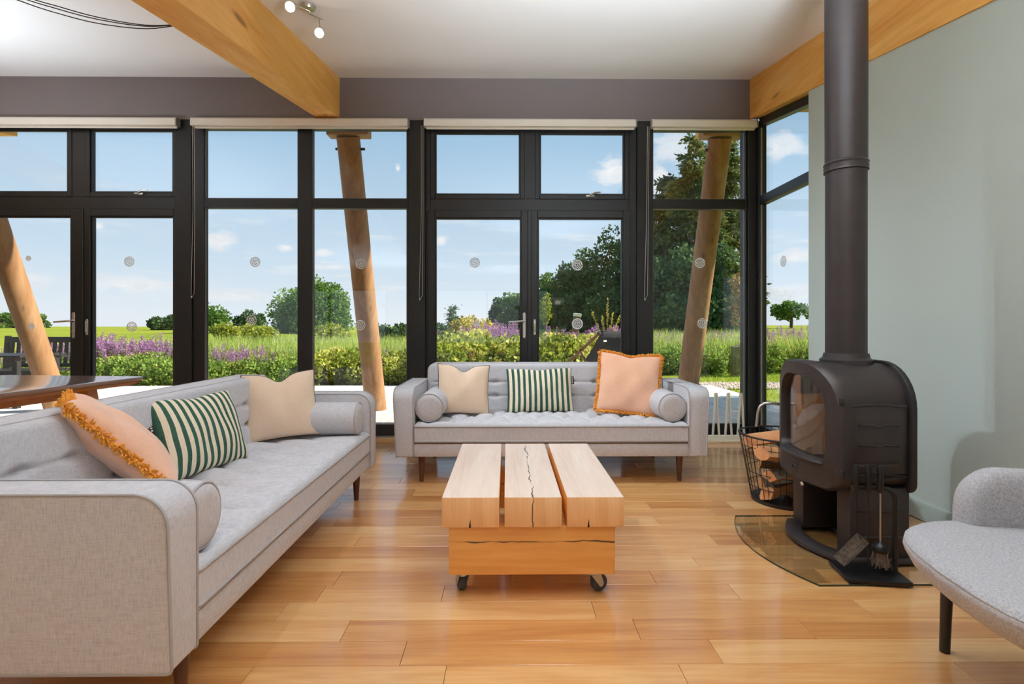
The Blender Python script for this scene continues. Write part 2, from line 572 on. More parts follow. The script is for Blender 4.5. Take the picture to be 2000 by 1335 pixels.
plain('film_plain', (0.85, 0.85, 0.86), 0.6)

# emitters: ceiling spotlight bulbs, and bulbs of the added floor lamps
m, T = newmat('bulb_glow')
finish(T, T.n('ShaderNodeEmission', {'Color': (1, 0.95, 0.86, 1), 'Strength': 40.0}).outputs[0])
m, T = newmat('added_lamp_glow')
finish(T, T.n('ShaderNodeEmission', {'Color': (1, 0.93, 0.82, 1), 'Strength': 3.0}).outputs[0])

# plants
def leafmat(name, stops, transl=0.35, rough=0.6, attr=True, spec=0.3):
    m, T = newmat(name)
    a = T.n('ShaderNodeAttribute', attribute_name='rnd').outputs['Fac']
    oi = T.n('ShaderNodeObjectInfo').outputs['Random']
    a = T.math('ADD', T.math('MULTIPLY', a, 0.85), T.math('MULTIPLY', oi, 0.15))
    c = T.ramp(a, [(p, tuple(q * 0.86 for q in cc)) for p, cc in stops])
    bs = pbsdf(T, c, rough, spec=spec)
    tl = T.n('ShaderNodeBsdfTranslucent', {'Color': c}).outputs[0]
    mx = T.n('ShaderNodeMixShader', {0: transl})
    T.t.links.new(bs, mx.inputs[1]); T.t.links.new(tl, mx.inputs[2])
    finish(T, mx.outputs[0])
    return m
leafmat('leaf_mid', [(0, srgb(66, 104, 44)), (0.5, srgb(104, 142, 60)), (1, srgb(152, 178, 84))])
leafmat('leaf_dark', [(0, srgb(46, 76, 48)), (0.5, srgb(74, 108, 62)), (1, srgb(118, 142, 80))], 0.3)
leafmat('leaf_conifer', [(0, srgb(52, 78, 48)), (0.5, srgb(92, 112, 58)), (0.8, srgb(140, 140, 74)), (1, srgb(178, 150, 92))], 0.3)
leafmat('leaf_gold', [(0, srgb(156, 148, 54)), (0.5, srgb(204, 186, 74)), (1, srgb(236, 216, 110))], 0.4)
leafmat('leaf_olive', [(0, srgb(128, 146, 56)), (0.5, srgb(174, 182, 72)), (1, srgb(210, 208, 104))], 0.4)
leafmat('leaf_shrub', [(0, srgb(70, 92, 36)), (0.35, srgb(150, 164, 60)), (0.62, srgb(212, 214, 92)), (0.80, srgb(246, 240, 150)), (0.9, srgb(232, 176, 126)), (1, srgb(196, 116, 92))], 0.4)
leafmat('leaf_herb', [(0, srgb(96, 136, 56)), (0.5, srgb(150, 180, 78)), (0.88, srgb(206, 212, 110)), (1, srgb(222, 184, 112))], 0.4)
leafmat('reed_blade', [(0, srgb(124, 164, 60)), (0.5, srgb(182, 206, 90)), (0.85, srgb(224, 228, 134)), (1, srgb(240, 220, 166))], 0.45)
leafmat('flower_purple', [(0, srgb(178, 104, 176)), (0.5, srgb(216, 150, 208)), (1, srgb(238, 194, 226))], 0.4, 0.8)
leafmat('dry_gold', [(0, srgb(148, 118, 70)), (1, srgb(204, 172, 112))], 0.3)
leafmat('grass_blade', [(0, srgb(118, 156, 44)), (0.6, srgb(160, 190, 62)), (1, srgb(196, 208, 96))], 0.4)

m, T = newmat('lawn')
co = T.n('ShaderNodeTexCoord').outputs['Object']
n1 = T.noise(scalev(T, co, (0.05, 0.12, 1)), 1.0, 5, 0.6)
n2 = T.noise(co, 1.3, 5, 0.65)
n3 = T.noise(co, 30, 3, 0.7)
s = T.math('ADD', T.math('MULTIPLY', n1, 0.45), T.math('ADD', T.math('MULTIPLY', n2, 0.35), T.math('MULTIPLY', n3, 0.2)))
c = T.ramp(s, [(0.34, srgb(104, 124, 36)), (0.5, srgb(142, 152, 44)), (0.62, srgb(168, 164, 56)), (0.75, srgb(176, 160, 74))])
finish(T, pbsdf(T, c, 0.95, 0, bump(T, n3, 0.5, 0.05), 0.1))

m, T = newmat('standing_stone')
co = objco(T)
n1 = T.noise(co, 5, 6, 0.65, 0.6)
n2 = T.noise(co, 28, 5, 0.7)
c = T.ramp(n1, [(0.3, srgb(70, 64, 52)), (0.5, srgb(118, 110, 92)), (0.7, srgb(156, 148, 124))])
finish(T, pbsdf(T, c, 0.95, 0, bump(T, n2, 0.6, 0.03), 0.2))
# ================================================================== ROOM SHELL
SL = 0.164
YW = 5.20                                   # room-side face of the window wall header
def zc(y): return 3.49 + SL * (y - YW)      # ceiling underside
def zb(y): return 3.105 + SL * (y - YW)     # underside of the beams
XR = 2.37                                   # right wall face
XL = -7.6                                   # left wall face
YB = -4.4                                   # back wall face
rng = random.Random(7)

# ---- floor: dark subfloor slab with every board laid on it
fl = MB().box(XL - 0.1, 2.62, YB - 0.1, 5.36, -0.12, -0.0125).obj('floor', M['subfloor'], smooth=0)
struct(fl, 'honey oak plank floor running the width of the room', 'floor')
PW = 0.1345
rest = MB()
rows = int((5.235 - YB) / PW)
for r in range(rows):
    y1 = 5.235 - r * PW; y0 = y1 - PW + 0.0014
    x = XL - rng.uniform(0.0, 0.9)
    while x < 2.60:
        L = rng.choice([0.5, 0.62, 0.75, 0.75, 0.9, 1.05, 1.2])
        a, b = max(x, XL), min(x + L, 2.60)
        x += L
        if b - a < 0.05:
            continue
        seen = (y1 > 1.45 and b > -1.9 and b > -1.0 * y1 * 1.0)
        if seen:
            mb = MB()
            w2, l2, c = (y1 - y0) / 2, (b - a - 0.0014) / 2, 0.0009
            lo = [(-l2, -w2, -0.0125), (l2, -w2, -0.0125), (l2, w2, -0.0125), (-l2, w2, -0.0125)]
            mid = [(p[0], p[1], -c) for p in lo]
            top = [(-l2 + c, -w2 + c, 0), (l2 - c, -w2 + c, 0), (l2 - c, w2 - c, 0), (-l2 + c, w2 - c, 0)]
            fs = [(3, 2, 1, 0), (8, 9, 10, 11)]
            for i in range(4):
                j = (i + 1) % 4
                fs += [(i, j, 4 + j, 4 + i), (4 + i, 4 + j, 8 + j, 8 + i)]
            mb.add(lo + mid + top, fs)
            mb.obj('floor_board', M['floor_oak'], fl, smooth=0, loc=((a + b) / 2, (y0 + y1) / 2, 0), recalc=False)
        else:
            rest.box(a + 0.0007, b - 0.0007, y0, y1, -0.0125, 0)
o = rest.obj('floor_boards', M['floor_oak'], fl, smooth=0, recalc=False)
o['kind'] = 'stuff'

# ---- ceiling: sloping part rises to the window wall, flat part behind the viewer
YK = -1.0
cl = MB()
cl.slope(XL - 0.2, XR + 0.22, YK, 5.36, zc, lambda y: zc(y) + 0.2)
cl.box(XL - 0.2, XR + 0.22, YB - 0.2, YK, zc(YK), zc(YK) + 0.2)
o = cl.obj('ceiling', M['ceiling_paint'], smooth=0)
struct(o, 'plain off-white ceiling sloping up towards the windows', 'ceiling')

# ---- header above the glazing
o = MB().slope(XL, XR + 0.0, YW, 5.36, lambda y: 3.085, lambda y: zc(y) + 0.01).obj('wall_front', M['header_paint'], smooth=0)
struct(o, 'dark warm-grey painted band above the windows', 'wall')

# ---- right wall (sage) under the beam, and its skirting
o = MB().slope(XR, XR + 0.2, YK, 4.20, lambda y: -0.012, lambda y: zb(y) + 0.01)
o.box(XR, XR + 0.2, YB - 0.2, YK, -0.012, zc(YK))
o = o.obj('wall_right', M['sage_paint'], smooth=0)
struct(o, 'smooth sage-green painted wall behind the stove', 'wall')
o = MB().prism([(XR, 0.0), (XR - 0.018, 0.0), (XR - 0.018, 0.085), (XR - 0.010, 0.10), (XR, 0.102)], YB, 4.20, 'y').obj('baseboard_right', M['skirting_paint'], smooth=30)
struct(o, 'sage-painted skirting board along the green wall', 'baseboard')

# ---- back wall, glazed openings added for daylight, and left wall (behind / beside the viewer)
bw = MB()
for (a, b) in ((XL - 0.2, -6.6), (-3.3, -2.3), (1.2, XR + 0.2)):
    bw.box(a, b, YB - 0.2, YB, -0.012, zc(YK))
for (a, b) in ((-6.6, -3.3), (-2.3, 1.2)):
    bw.box(a, b, YB - 0.2, YB, 2.15, zc(YK))
o = bw.obj('wall_back', M['white_paint'], smooth=0)
struct(o, 'white wall behind the viewer with two openings added for daylight', 'wall')
for n, (a, b) in enumerate(((-6.6, -3.3), (-2.3, 1.2))):
    w = sempty('window_%d' % (n + 5), 'glazed opening added for daylight in the unseen back wall, number %s from the left wall' % ('one' if n == 0 else 'two'), 'window', ((a + b) / 2, YB - 0.1, 0))
    h = (b - a) / 2
    f = MB()
    for x in (-h, -0.03, h - 0.06):
        f.box(x, x + 0.06, -0.04, 0.04, 0, 2.15)
    f.box(-h, h, -0.04, 0.04, 0, 0.06); f.box(-h, h, -0.04, 0.04, 2.09, 2.15)
    f.obj('window_frame', M['black_frame'], w, smooth=0)
    for s in (0, 1):
        x0 = -h + 0.06 if s == 0 else 0.03
        MB().box(x0, x0 + h - 0.09, -0.004, 0.004, 0.06, 2.09).obj('pane', M['window_glass'], w, smooth=0)
o = MB().slope(XL - 0.2, XL, YK, 5.36, lambda y: -0.012, lambda y: zc(y) + 0.01)
o.box(XL - 0.2, XL, YB - 0.2, YK, -0.012, zc(YK))
o = o.obj('wall_left', M['white_paint'], smooth=0)
struct(o, 'white wall at the far left end of the room', 'wall')

# ---- beams
for (x0, x1, nm, lab) in ((-1.835, -1.612, 'trim_1', 'honey-coloured glulam ceiling beam over the left sofa'),
                          (2.36, 2.57, 'trim_2', 'honey-coloured glulam beam along the top of the green wall')):
    o = MB().slope(x0, x1, YK, YW, zb, lambda y: zc(y) + 0.005).obj(nm, M['beam_glulam'], smooth=0)
    struct(o, lab, 'beam')
o = MB().slope(-6.06, -5.84, YK, YW, zb, lambda y: zc(y) + 0.005).obj('trim_3', M['beam_glulam'], smooth=0)
struct(o, 'glulam ceiling beam further left, over the dining end', 'beam')

# ================================================================== GLAZING
FY0, FY1, GY = 5.235, 5.315, 5.278
ZT = 3.085
def dot(parent, x, z, r=0.05, mat='film_dot', y=GY - 0.0115):
    mb = MB()
    n = 28
    vs = [(r * math.cos(2 * math.pi * i / n), dy, r * math.sin(2 * math.pi * i / n)) for dy in (0, 0.0016) for i in range(n)]
    fs = [tuple(range(n)), tuple(range(2 * n - 1, n - 1, -1))] + [(i, (i + 1) % n, n + (i + 1) % n, n + i) for i in range(n)]
    mb.add(vs, fs)
    return mb.obj('film_dot', M[mat], parent, smooth=30, loc=(x, y, z))

def pane(parent, x0, x1, z0, z1, y=GY):
    return MB().box(x0 - 0.012, x1 + 0.012, y - 0.009, y + 0.009, z0 - 0.012, z1 + 0.012).obj('pane', M['window_glass'], parent, smooth=0)

def ring_frame(mb, x0, x1, z0, z1, w, y0, y1, wb=None, wt=None, bev=0.004):
    # rectangular frame with inner opening x0..x1, z0..z1
    wb = w if wb is None else wb; wt = w if wt is None else wt
    mb.box(x0 - w, x0, y0, y1, z0 - wb, z1 + wt, bev)
    mb.box(x1, x1 + w, y0, y1, z0 - wb, z1 + wt, bev)
    mb.box(x0, x1, y0 + 0.001, y1 - 0.001, z0 - wb, z0, bev)
    mb.box(x0, x1, y0 + 0.001, y1 - 0.001, z1, z1 + wt, bev)

def beads(parent, x0, x1, z0, z1, y=FY0 - 0.0):
    # stepped glazing bead inside a frame opening, slightly lighter where it catches the light
    mb = MB(); w = 0.014
    mb.box(x0, x0 + w, y + 0.012, y + 0.036, z0, z1); mb.box(x1 - w, x1, y + 0.012, y + 0.036, z0, z1)
    mb.box(x0 + w, x1 - w, y + 0.012, y + 0.036, z0, z0 + w); mb.box(x0 + w, x1 - w, y + 0.012, y + 0.036, z1 - w, z1)
    return mb.obj('glazing_bead', M['black_frame'], parent, smooth=0)

def lever(parent, x, z, side=-1, long=True, y=FY0):
    mb = MB()
    if long:
        mb.prism(rrect(0.03, z - 0.14, z + 0.11, 0.014, 0.014, 5), y - 0.009, y + 0.001, 'y', 0.003, 1, M=Matrix.Translation((x, 0, 0)))
        h = mb.obj('handle', M['chrome'], parent, smooth=40)
        lv = MB()
        lv.tube([(x, y - 0.006, z + 0.025), (x, y - 0.05, z + 0.025)], 0.011, 10)
        lv.tube([(x, y - 0.05, z + 0.025), (x + side * 0.03, y - 0.056, z + 0.024), (x + side * 0.15, y - 0.052, z + 0.016)], [0.010, 0.010, 0.008], 10)
        lv.lathe([(0.013, 0), (0.013, 0.006)], 12, Matrix.Translation((x, y - 0.008, z - 0.075)) @ Matrix.Rotation(math.pi / 2, 4, 'X'))
        lv.obj('lever', M['chrome'], h, smooth=40)
    else:
        mb.prism(rrect(0.026, z - 0.09, z + 0.065, 0.0125, 0.010, 5), y - 0.010, y + 0.001, 'y', 0.003, 1, M=Matrix.Translation((x, 0, 0)))
        h = mb.obj('shoot_bolt_plate', M['chrome'], parent, smooth=40)
        MB().box(x - 0.007, x + 0.007, y - 0.024, y - 0.008, z - 0.06, z + 0.045, 0.004, 2).obj('bolt_lever', M['chrome'], h, smooth=40)

def latch(parent, x, z):
    mb = MB()
    mb.box(x - 0.055, x + 0.03, FY0 - 0.016, FY0, z - 0.022, z - 0.004, 0.004, 2)
    mb.tube([(x - 0.02, FY0 - 0.02, z - 0.01), (x + 0.03, FY0 - 0.034, z + 0.012), (x + 0.085, FY0 - 0.03, z + 0.018)], [0.009, 0.009, 0.007], 8)
    return mb.obj('latch', M['chrome'], parent, smooth=40)

def post(x0, x1, n, lab):
    o = MB().box(x0, x1, FY0 - 0.02, FY1 + 0.09, 0.0, ZT, 0.003).obj('trim_%d' % n, M['black_post'], smooth=0)
    return struct(o, lab, 'post')

post(-5.225, -5.055, 4, 'black window post at the left edge of the dining-end doors')
post(-3.208, -3.042, 5, 'black window post between left doors and first picture window')
post(-0.950, -0.790, 6, 'black window post behind the left arm of the far sofa')
post(1.268, 1.414, 7, 'black window post behind the peach cushion on the far sofa')
o = MB().box(2.352, 2.50, FY0 - 0.03, FY1 + 0.09, 0, ZT, 0.003).obj('trim_8', M['black_post'], smooth=0)
struct(o, 'black corner post where the front glazing meets the side window', 'post')

# ---- fixed picture windows
def fixed_bay(name, lab, xa, xb, splits, dots, mull=0.135):
    """xa..xb frame outer; splits = list of (x0,x1) glass openings"""
    w = sempty(name, lab, 'window', (0, 0, 0))
    f = MB()
    zt0, zt1 = 2.243, 2.337
    gl_lo, gl_hi = 0.139, 3.01
    x = xa
    for (g0, g1) in splits:
        f.box(x, g0, FY0, FY1, 0.03, ZT, 0.003)
        x = g1
    f.box(x, xb, FY0, FY1, 0.03, ZT, 0.003)
    for (g0, g1) in splits:
        f.box(g0, g1, FY0 + 0.004, FY1 - 0.002, 0.03, gl_lo, 0.003)
        f.box(g0, g1, FY0 + 0.004, FY1 - 0.002, zt0, zt1, 0.003)
        f.box(g0, g1, FY0 + 0.004, FY1 - 0.002, gl_hi, ZT, 0.003)
    f.obj('window_frame', M['black_frame'], w, smooth=0)
    g = MB()
    for (g0, g1) in splits:
        for (z0, z1) in ((gl_lo, zt0), (zt1, gl_hi)):
            g.box(g0, g0 + 0.007, GY - 0.022, GY - 0.012, z0, z1); g.box(g1 - 0.007, g1, GY - 0.022, GY - 0.012, z0, z1)
            g.box(g0, g1, GY - 0.022, GY - 0.012, z0, z0 + 0.006)
    g.obj('gasket', M['grey_gasket'], w, smooth=0)
    for i, (g0, g1) in enumerate(splits):
        p = pane(w, g0, g1, gl_lo, zt0)
        pane(w, g0, g1, zt1, gl_hi)
    for (px, pz, r, mt) in dots:
        dot(w, px, pz, r, mt)
    return w
fixed_bay('window_1', 'tall two-pane picture window between the left doors and the far sofa', -3.04, -0.952,
          [(-2.934, -2.032), (-1.893, -0.973)], [(-2.455, 1.722, 0.05, 'film_dot'), (-2.49, 1.154, 0.05, 'film_dot'), (-1.427, 1.705, 0.05, 'film_dot'), (-1.432, 1.106, 0.05, 'film_dot')])
fixed_bay('window_2', 'narrow picture window right of the double doors, facing the conifers', 1.416, 2.350,
          [(1.429, 2.335)], [(1.898, 1.718, 0.05, 'film_dot'), (1.923, 1.124, 0.05, 'film_dot')])
fixed_bay('window_4', 'unseen picture window added for daylight left of the dining-end doors', -7.58, -5.227,  # unseen bay, added to let in more daylight
          [(-7.48, -6.45), (-6.33, -5.34)], [(-6.9, 1.71, 0.05, 'film_dot')])

# ---- double doors with top lights
def door_bay(name, lab, xa, xb, tops, leaves, dots, latch_i, tl_z):
    w = sempty(name, lab, 'door', (0, 0, 0))
    tz0, tz1, dz1 = tl_z
    f = MB()
    f.box(xa, tops[0][0] - 0.045, FY0 + 0.006, FY1, 0.0, ZT, 0.003)
    f.box(tops[1][1] + 0.045, xb, FY0 + 0.006, FY1, 0.0, ZT, 0.003)
    f.box(tops[0][0] - 0.045, tops[1][1] + 0.045, FY0 + 0.006, FY1, dz1 + 0.050, tz0 - 0.030, 0.003)
    f.box(tops[0][1] + 0.03, tops[1][0] - 0.03, FY0 + 0.003, FY1 + 0.002, tz0 - 0.04, ZT - 0.002, 0.003)
    f.box(tops[0][0] - 0.045, tops[1][1] + 0.045, FY0 + 0.006, FY1, tz1 + 0.045, ZT, 0.003)
    f.obj('door_frame', M['black_frame'], w, smooth=0)
    for i, (g0, g1) in enumerate(tops):
        mb = MB()
        ring_frame(mb, g0, g1, tz0, tz1, 0.044, FY0 - 0.004, FY1 - 0.004)
        s = mb.obj('top_light_sash', M['black_frame'], w, smooth=0)
        beads(s, g0, g1, tz0, tz1)
        pane(s, g0, g1, tz0, tz1)
        if i == latch_i:
            latch(s, (g0 + g1) / 2 + (0.09 if i else 0), tz0)
    for i, (g0, g1) in enumerate(leaves):
        mb = MB()
        if i == 0:
            ring_frame(mb, g0, g1, 0.20, dz1, 0.072, FY0 - 0.006, FY1 - 0.004, 0.17)
        else:
            ring_frame(mb, g0, g1, 0.20, dz1, 0.072, FY0 - 0.006, FY1 - 0.004, 0.17)
        s = mb.obj('door_leaf', M['black_frame'], w, smooth=0)
        if i == 0:
            mx = (leaves[0][1] + leaves[1][0]) / 2
            MB().box(g1 + 0.060, leaves[1][0] - 0.060, FY0 - 0.016, FY1 + 0.004, 0.03, dz1 + 0.07, 0.004).obj('meeting_stile', M['black_frame'], s, smooth=0)
        beads(s, g0, g1, 0.20, dz1)
        g = MB()
        for xx in (g0, g1 - 0.006):
            g.box(xx, xx + 0.006, GY - 0.022, GY - 0.012, 0.20, dz1)
        g.obj('gasket', M['grey_gasket'], s, smooth=0)
        pane(s, g0, g1, 0.20, dz1)
        if i == 0:
            lever(s, g1 + 0.030, 1.12, -1, True)
        else:
            lever(s, g0 - 0.030, 1.10, 1, False)
        for (px, pz, r, mt) in dots[i]:
            dot(s, px, pz, r, mt)
    return w
door_bay('door_1', 'black double doors with top lights at the dining end', -5.053, -3.21,
         [(-5.00, -4.246), (-4.029, -3.232)], [(-4.99, -4.214), (-4.024, -3.226)],
         [[(-4.647, 1.754, 0.026, 'film_plain'), (-4.62, 1.094, 0.031, 'film_plain')], [(-3.675, 1.725, 0.05, 'film_dot'), (-3.65, 1.09, 0.05, 'film_dot')]],
         1, (2.389, 2.995, 2.159))
door_bay('door_2', 'black double doors with top lights behind the far sofa', -0.788, 1.266,
         [(-0.699, 0.130), (0.321, 1.148)], [(-0.699, 0.140), (0.301, 1.133)],
         [[(-0.313, 1.718, 0.05, 'film_dot'), (-0.293, 1.119, 0.026, 'film_plain')], [(0.692, 1.694, 0.052, 'film_dot'), (0.692, 1.119, 0.054, 'film_dot')]],
         1, (2.376, 2.980, 2.150))

# ---- side window next to the sage wall
w = sempty('window_3', 'side window at the corner, half hidden by the sage wall', 'window', (0, 0, 0))
SX0, SX1, SG = 2.425, 2.50, 2.462
f = MB()
f.box(SX0, SX1, 5.15, 5.205, 0.03, 3.07, 0.003)
f.box(SX0, SX1, 4.18, 4.24, 0.03, 2.93, 0.003)
f.box(SX0 + 0.004, SX1, 4.24, 5.15, 0.03, 0.14, 0.003)
f.box(SX0 + 0.004, SX1, 4.24, 5.15, 2.262, 2.345, 0.003)
f.slope(SX0 + 0.004, SX1, 4.24, 5.15, lambda y: zb(y) - 0.075, lambda y: zb(y) - 0.0)
f.obj('window_frame', M['black_frame'], w, smooth=0)
MB().box(SX0 + 0.016, SX0 + 0.026, 5.135, 5.15, 0.14, 3.0).obj('gasket', M['grey_gasket'], w, smooth=0)
MB().box(SG - 0.009, SG + 0.009, 4.23, 5.16, 0.13, 2.27).obj('pane', M['window_glass'], w, smooth=0)
MB().slope(SG - 0.009, SG + 0.009, 4.23, 5.16, lambda y: 2.335, lambda y: zb(y) - 0.07).obj('pane', M['window_glass'], w, smooth=0)
d = dot(w, SG - 0.0115, 1.67, 0.05, 'film_dot', 4.74)
d.rotation_euler = (0, 0, math.pi / 2)

# ---- oak sill strip and drip below the glazing
o = MB().box(-7.58, 2.42, 5.19, 5.36, -0.004, 0.018, 0.003).obj('trim_9', M['sill_oak'], smooth=0)
struct(o, 'pale oak threshold strip along the foot of the windows', 'sill')
o = MB().box(2.40, 2.54, 4.205, 5.19, -0.004, 0.018, 0.003).obj('trim_10', M['sill_oak'], smooth=0)
struct(o, 'pale oak threshold strip under the corner side window', 'sill')

# ---- roller blinds
def blind(x0, x1, lab, chain_x=None, chain_z=1.33):
    t = thing('roller_blind', lab, 'blind', ((x0 + x1) / 2, 5.165, 3.045), group='roller blinds above the windows')
    h = (x1 - x0) / 2
    mb = MB()
    prof = [(-0.036, -0.040), (0.030, -0.040), (0.034, -0.02), (0.034, 0.036), (-0.020, 0.036), (-0.036, 0.02)]
    mb.prism(prof, -h + 0.012, h - 0.012, 'x', 0.002, 1)
    mb.obj('cassette', M['cream_blind'], t, smooth=30)
    for s in (-1, 1):
        MB().prism([(p[0] * 1.06, p[1] * 1.06) for p in prof], min(s * h, s * (h - 0.014)), max(s * h, s * (h - 0.014)), 'x', 0.002, 1).obj('end_bracket', M['grey_gasket'] if s > 0 else M['cream_blind'], t, smooth=30)
    MB().tube([(-h + 0.02, 0.012, -0.047), (h - 0.02, 0.012, -0.047)], 0.011, 8).obj('hem_bar', M['cream_blind'], t, smooth=60)
    if chain_x is not None:
        cx = chain_x - (x0 + x1) / 2
        zz = chain_z - 3.045
        mb = MB()
        loop = [(cx - 0.004, -0.01, -0.03), (cx - 0.006, 0.004, zz * 0.5), (cx - 0.022, 0.01, zz * 0.86), (cx - 0.028, 0.01, zz + 0.02), (cx - 0.016, 0.01, zz), (cx + 0.002, 0.01, zz + 0.03), (cx + 0.010, 0.006, zz * 0.5), (cx + 0.012, -0.01, -0.03)]
        mb.tube(loop, 0.0022, 6)
        mb.lathe([(0.002, -0.012), (0.007, -0.008), (0.007, 0.006), (0.002, 0.012)], 8, Matrix.Translation((cx - 0.022, 0.01, zz - 0.005)))
        mb.obj('chain', M['chain_metal'], t, smooth=60)
blind(-4.98, -3.135, 'cream roller blind rolled up over the dining-end doors', None)
blind(-3.005, -0.935, 'cream roller blind rolled up under the ceiling beam end', -3.03 + 0.035, 1.38)
blind(-0.792, 1.248, 'cream roller blind rolled up over the double doors behind the sofa', -0.815 + 0.0, 1.36)
blind(1.392, 2.412, 'short cream roller blind over the narrow window by the corner', 1.355, 1.36)
# ================================================================== SOFAS
def grid_pad(hw, h, thick, r, xs, vs, disp, corner=0.0):
    """closed pad: front surface is a height field over (x in -hw..hw, v in 0..h); returns MB in coords (x, v, height)"""
    mb = MB()
    nx, nv = len(xs), len(vs)
    V = []
    for v in vs:
        lim = hw
        if corner > 0 and v > h - corner:
            q = v - (h - corner)
            lim = hw - (corner - math.sqrt(max(0, corner * corner - q * q)))
        for x in xs:
            X = x * lim
            e = min(hw - abs(x) * hw, v, h - v)
            t = min(1.0, e / r)
            H = thick - r + r * math.sqrt(max(0, 1 - (1 - t) ** 2)) - disp(X, v) * smooth01(0, 0.06, e)
            V.append((X, v, H))
    F = []
    for j in range(nv - 1):
        for i in range(nx - 1):
            a = j * nx + i
            F.append((a, a + 1, a + nx + 1, a + nx))
    border = [i for i in range(nx)] + [j * nx + nx - 1 for j in range(1, nv)] + [(nv - 1) * nx + i for i in range(nx - 2, -1, -1)] + [j * nx for j in range(nv - 2, 0, -1)]
    base = len(V)
    for b in border:
        V.append((V[b][0], V[b][1], 0))
    k = len(border)
    for i in range(k):
        j = (i + 1) % k
        F.append((border[j], border[i], base + i, base + j))
    F.append(tuple(base + i for i in range(k - 1, -1, -1)))
    mb.add(V, F)
    mb.border = [V[b] for b in border]
    return mb

def dense(lo, hi, n, edge, ne=5):
    s = (hi - lo)
    a = [lo + edge * (1 - math.cos(math.pi / 2 * i / ne)) for i in range(ne)]
    b = [lo + edge + (s - 2 * edge) * i / n for i in range(n + 1)]
    c = [hi - (q - lo) for q in a[::-1]]
    return a + b + c

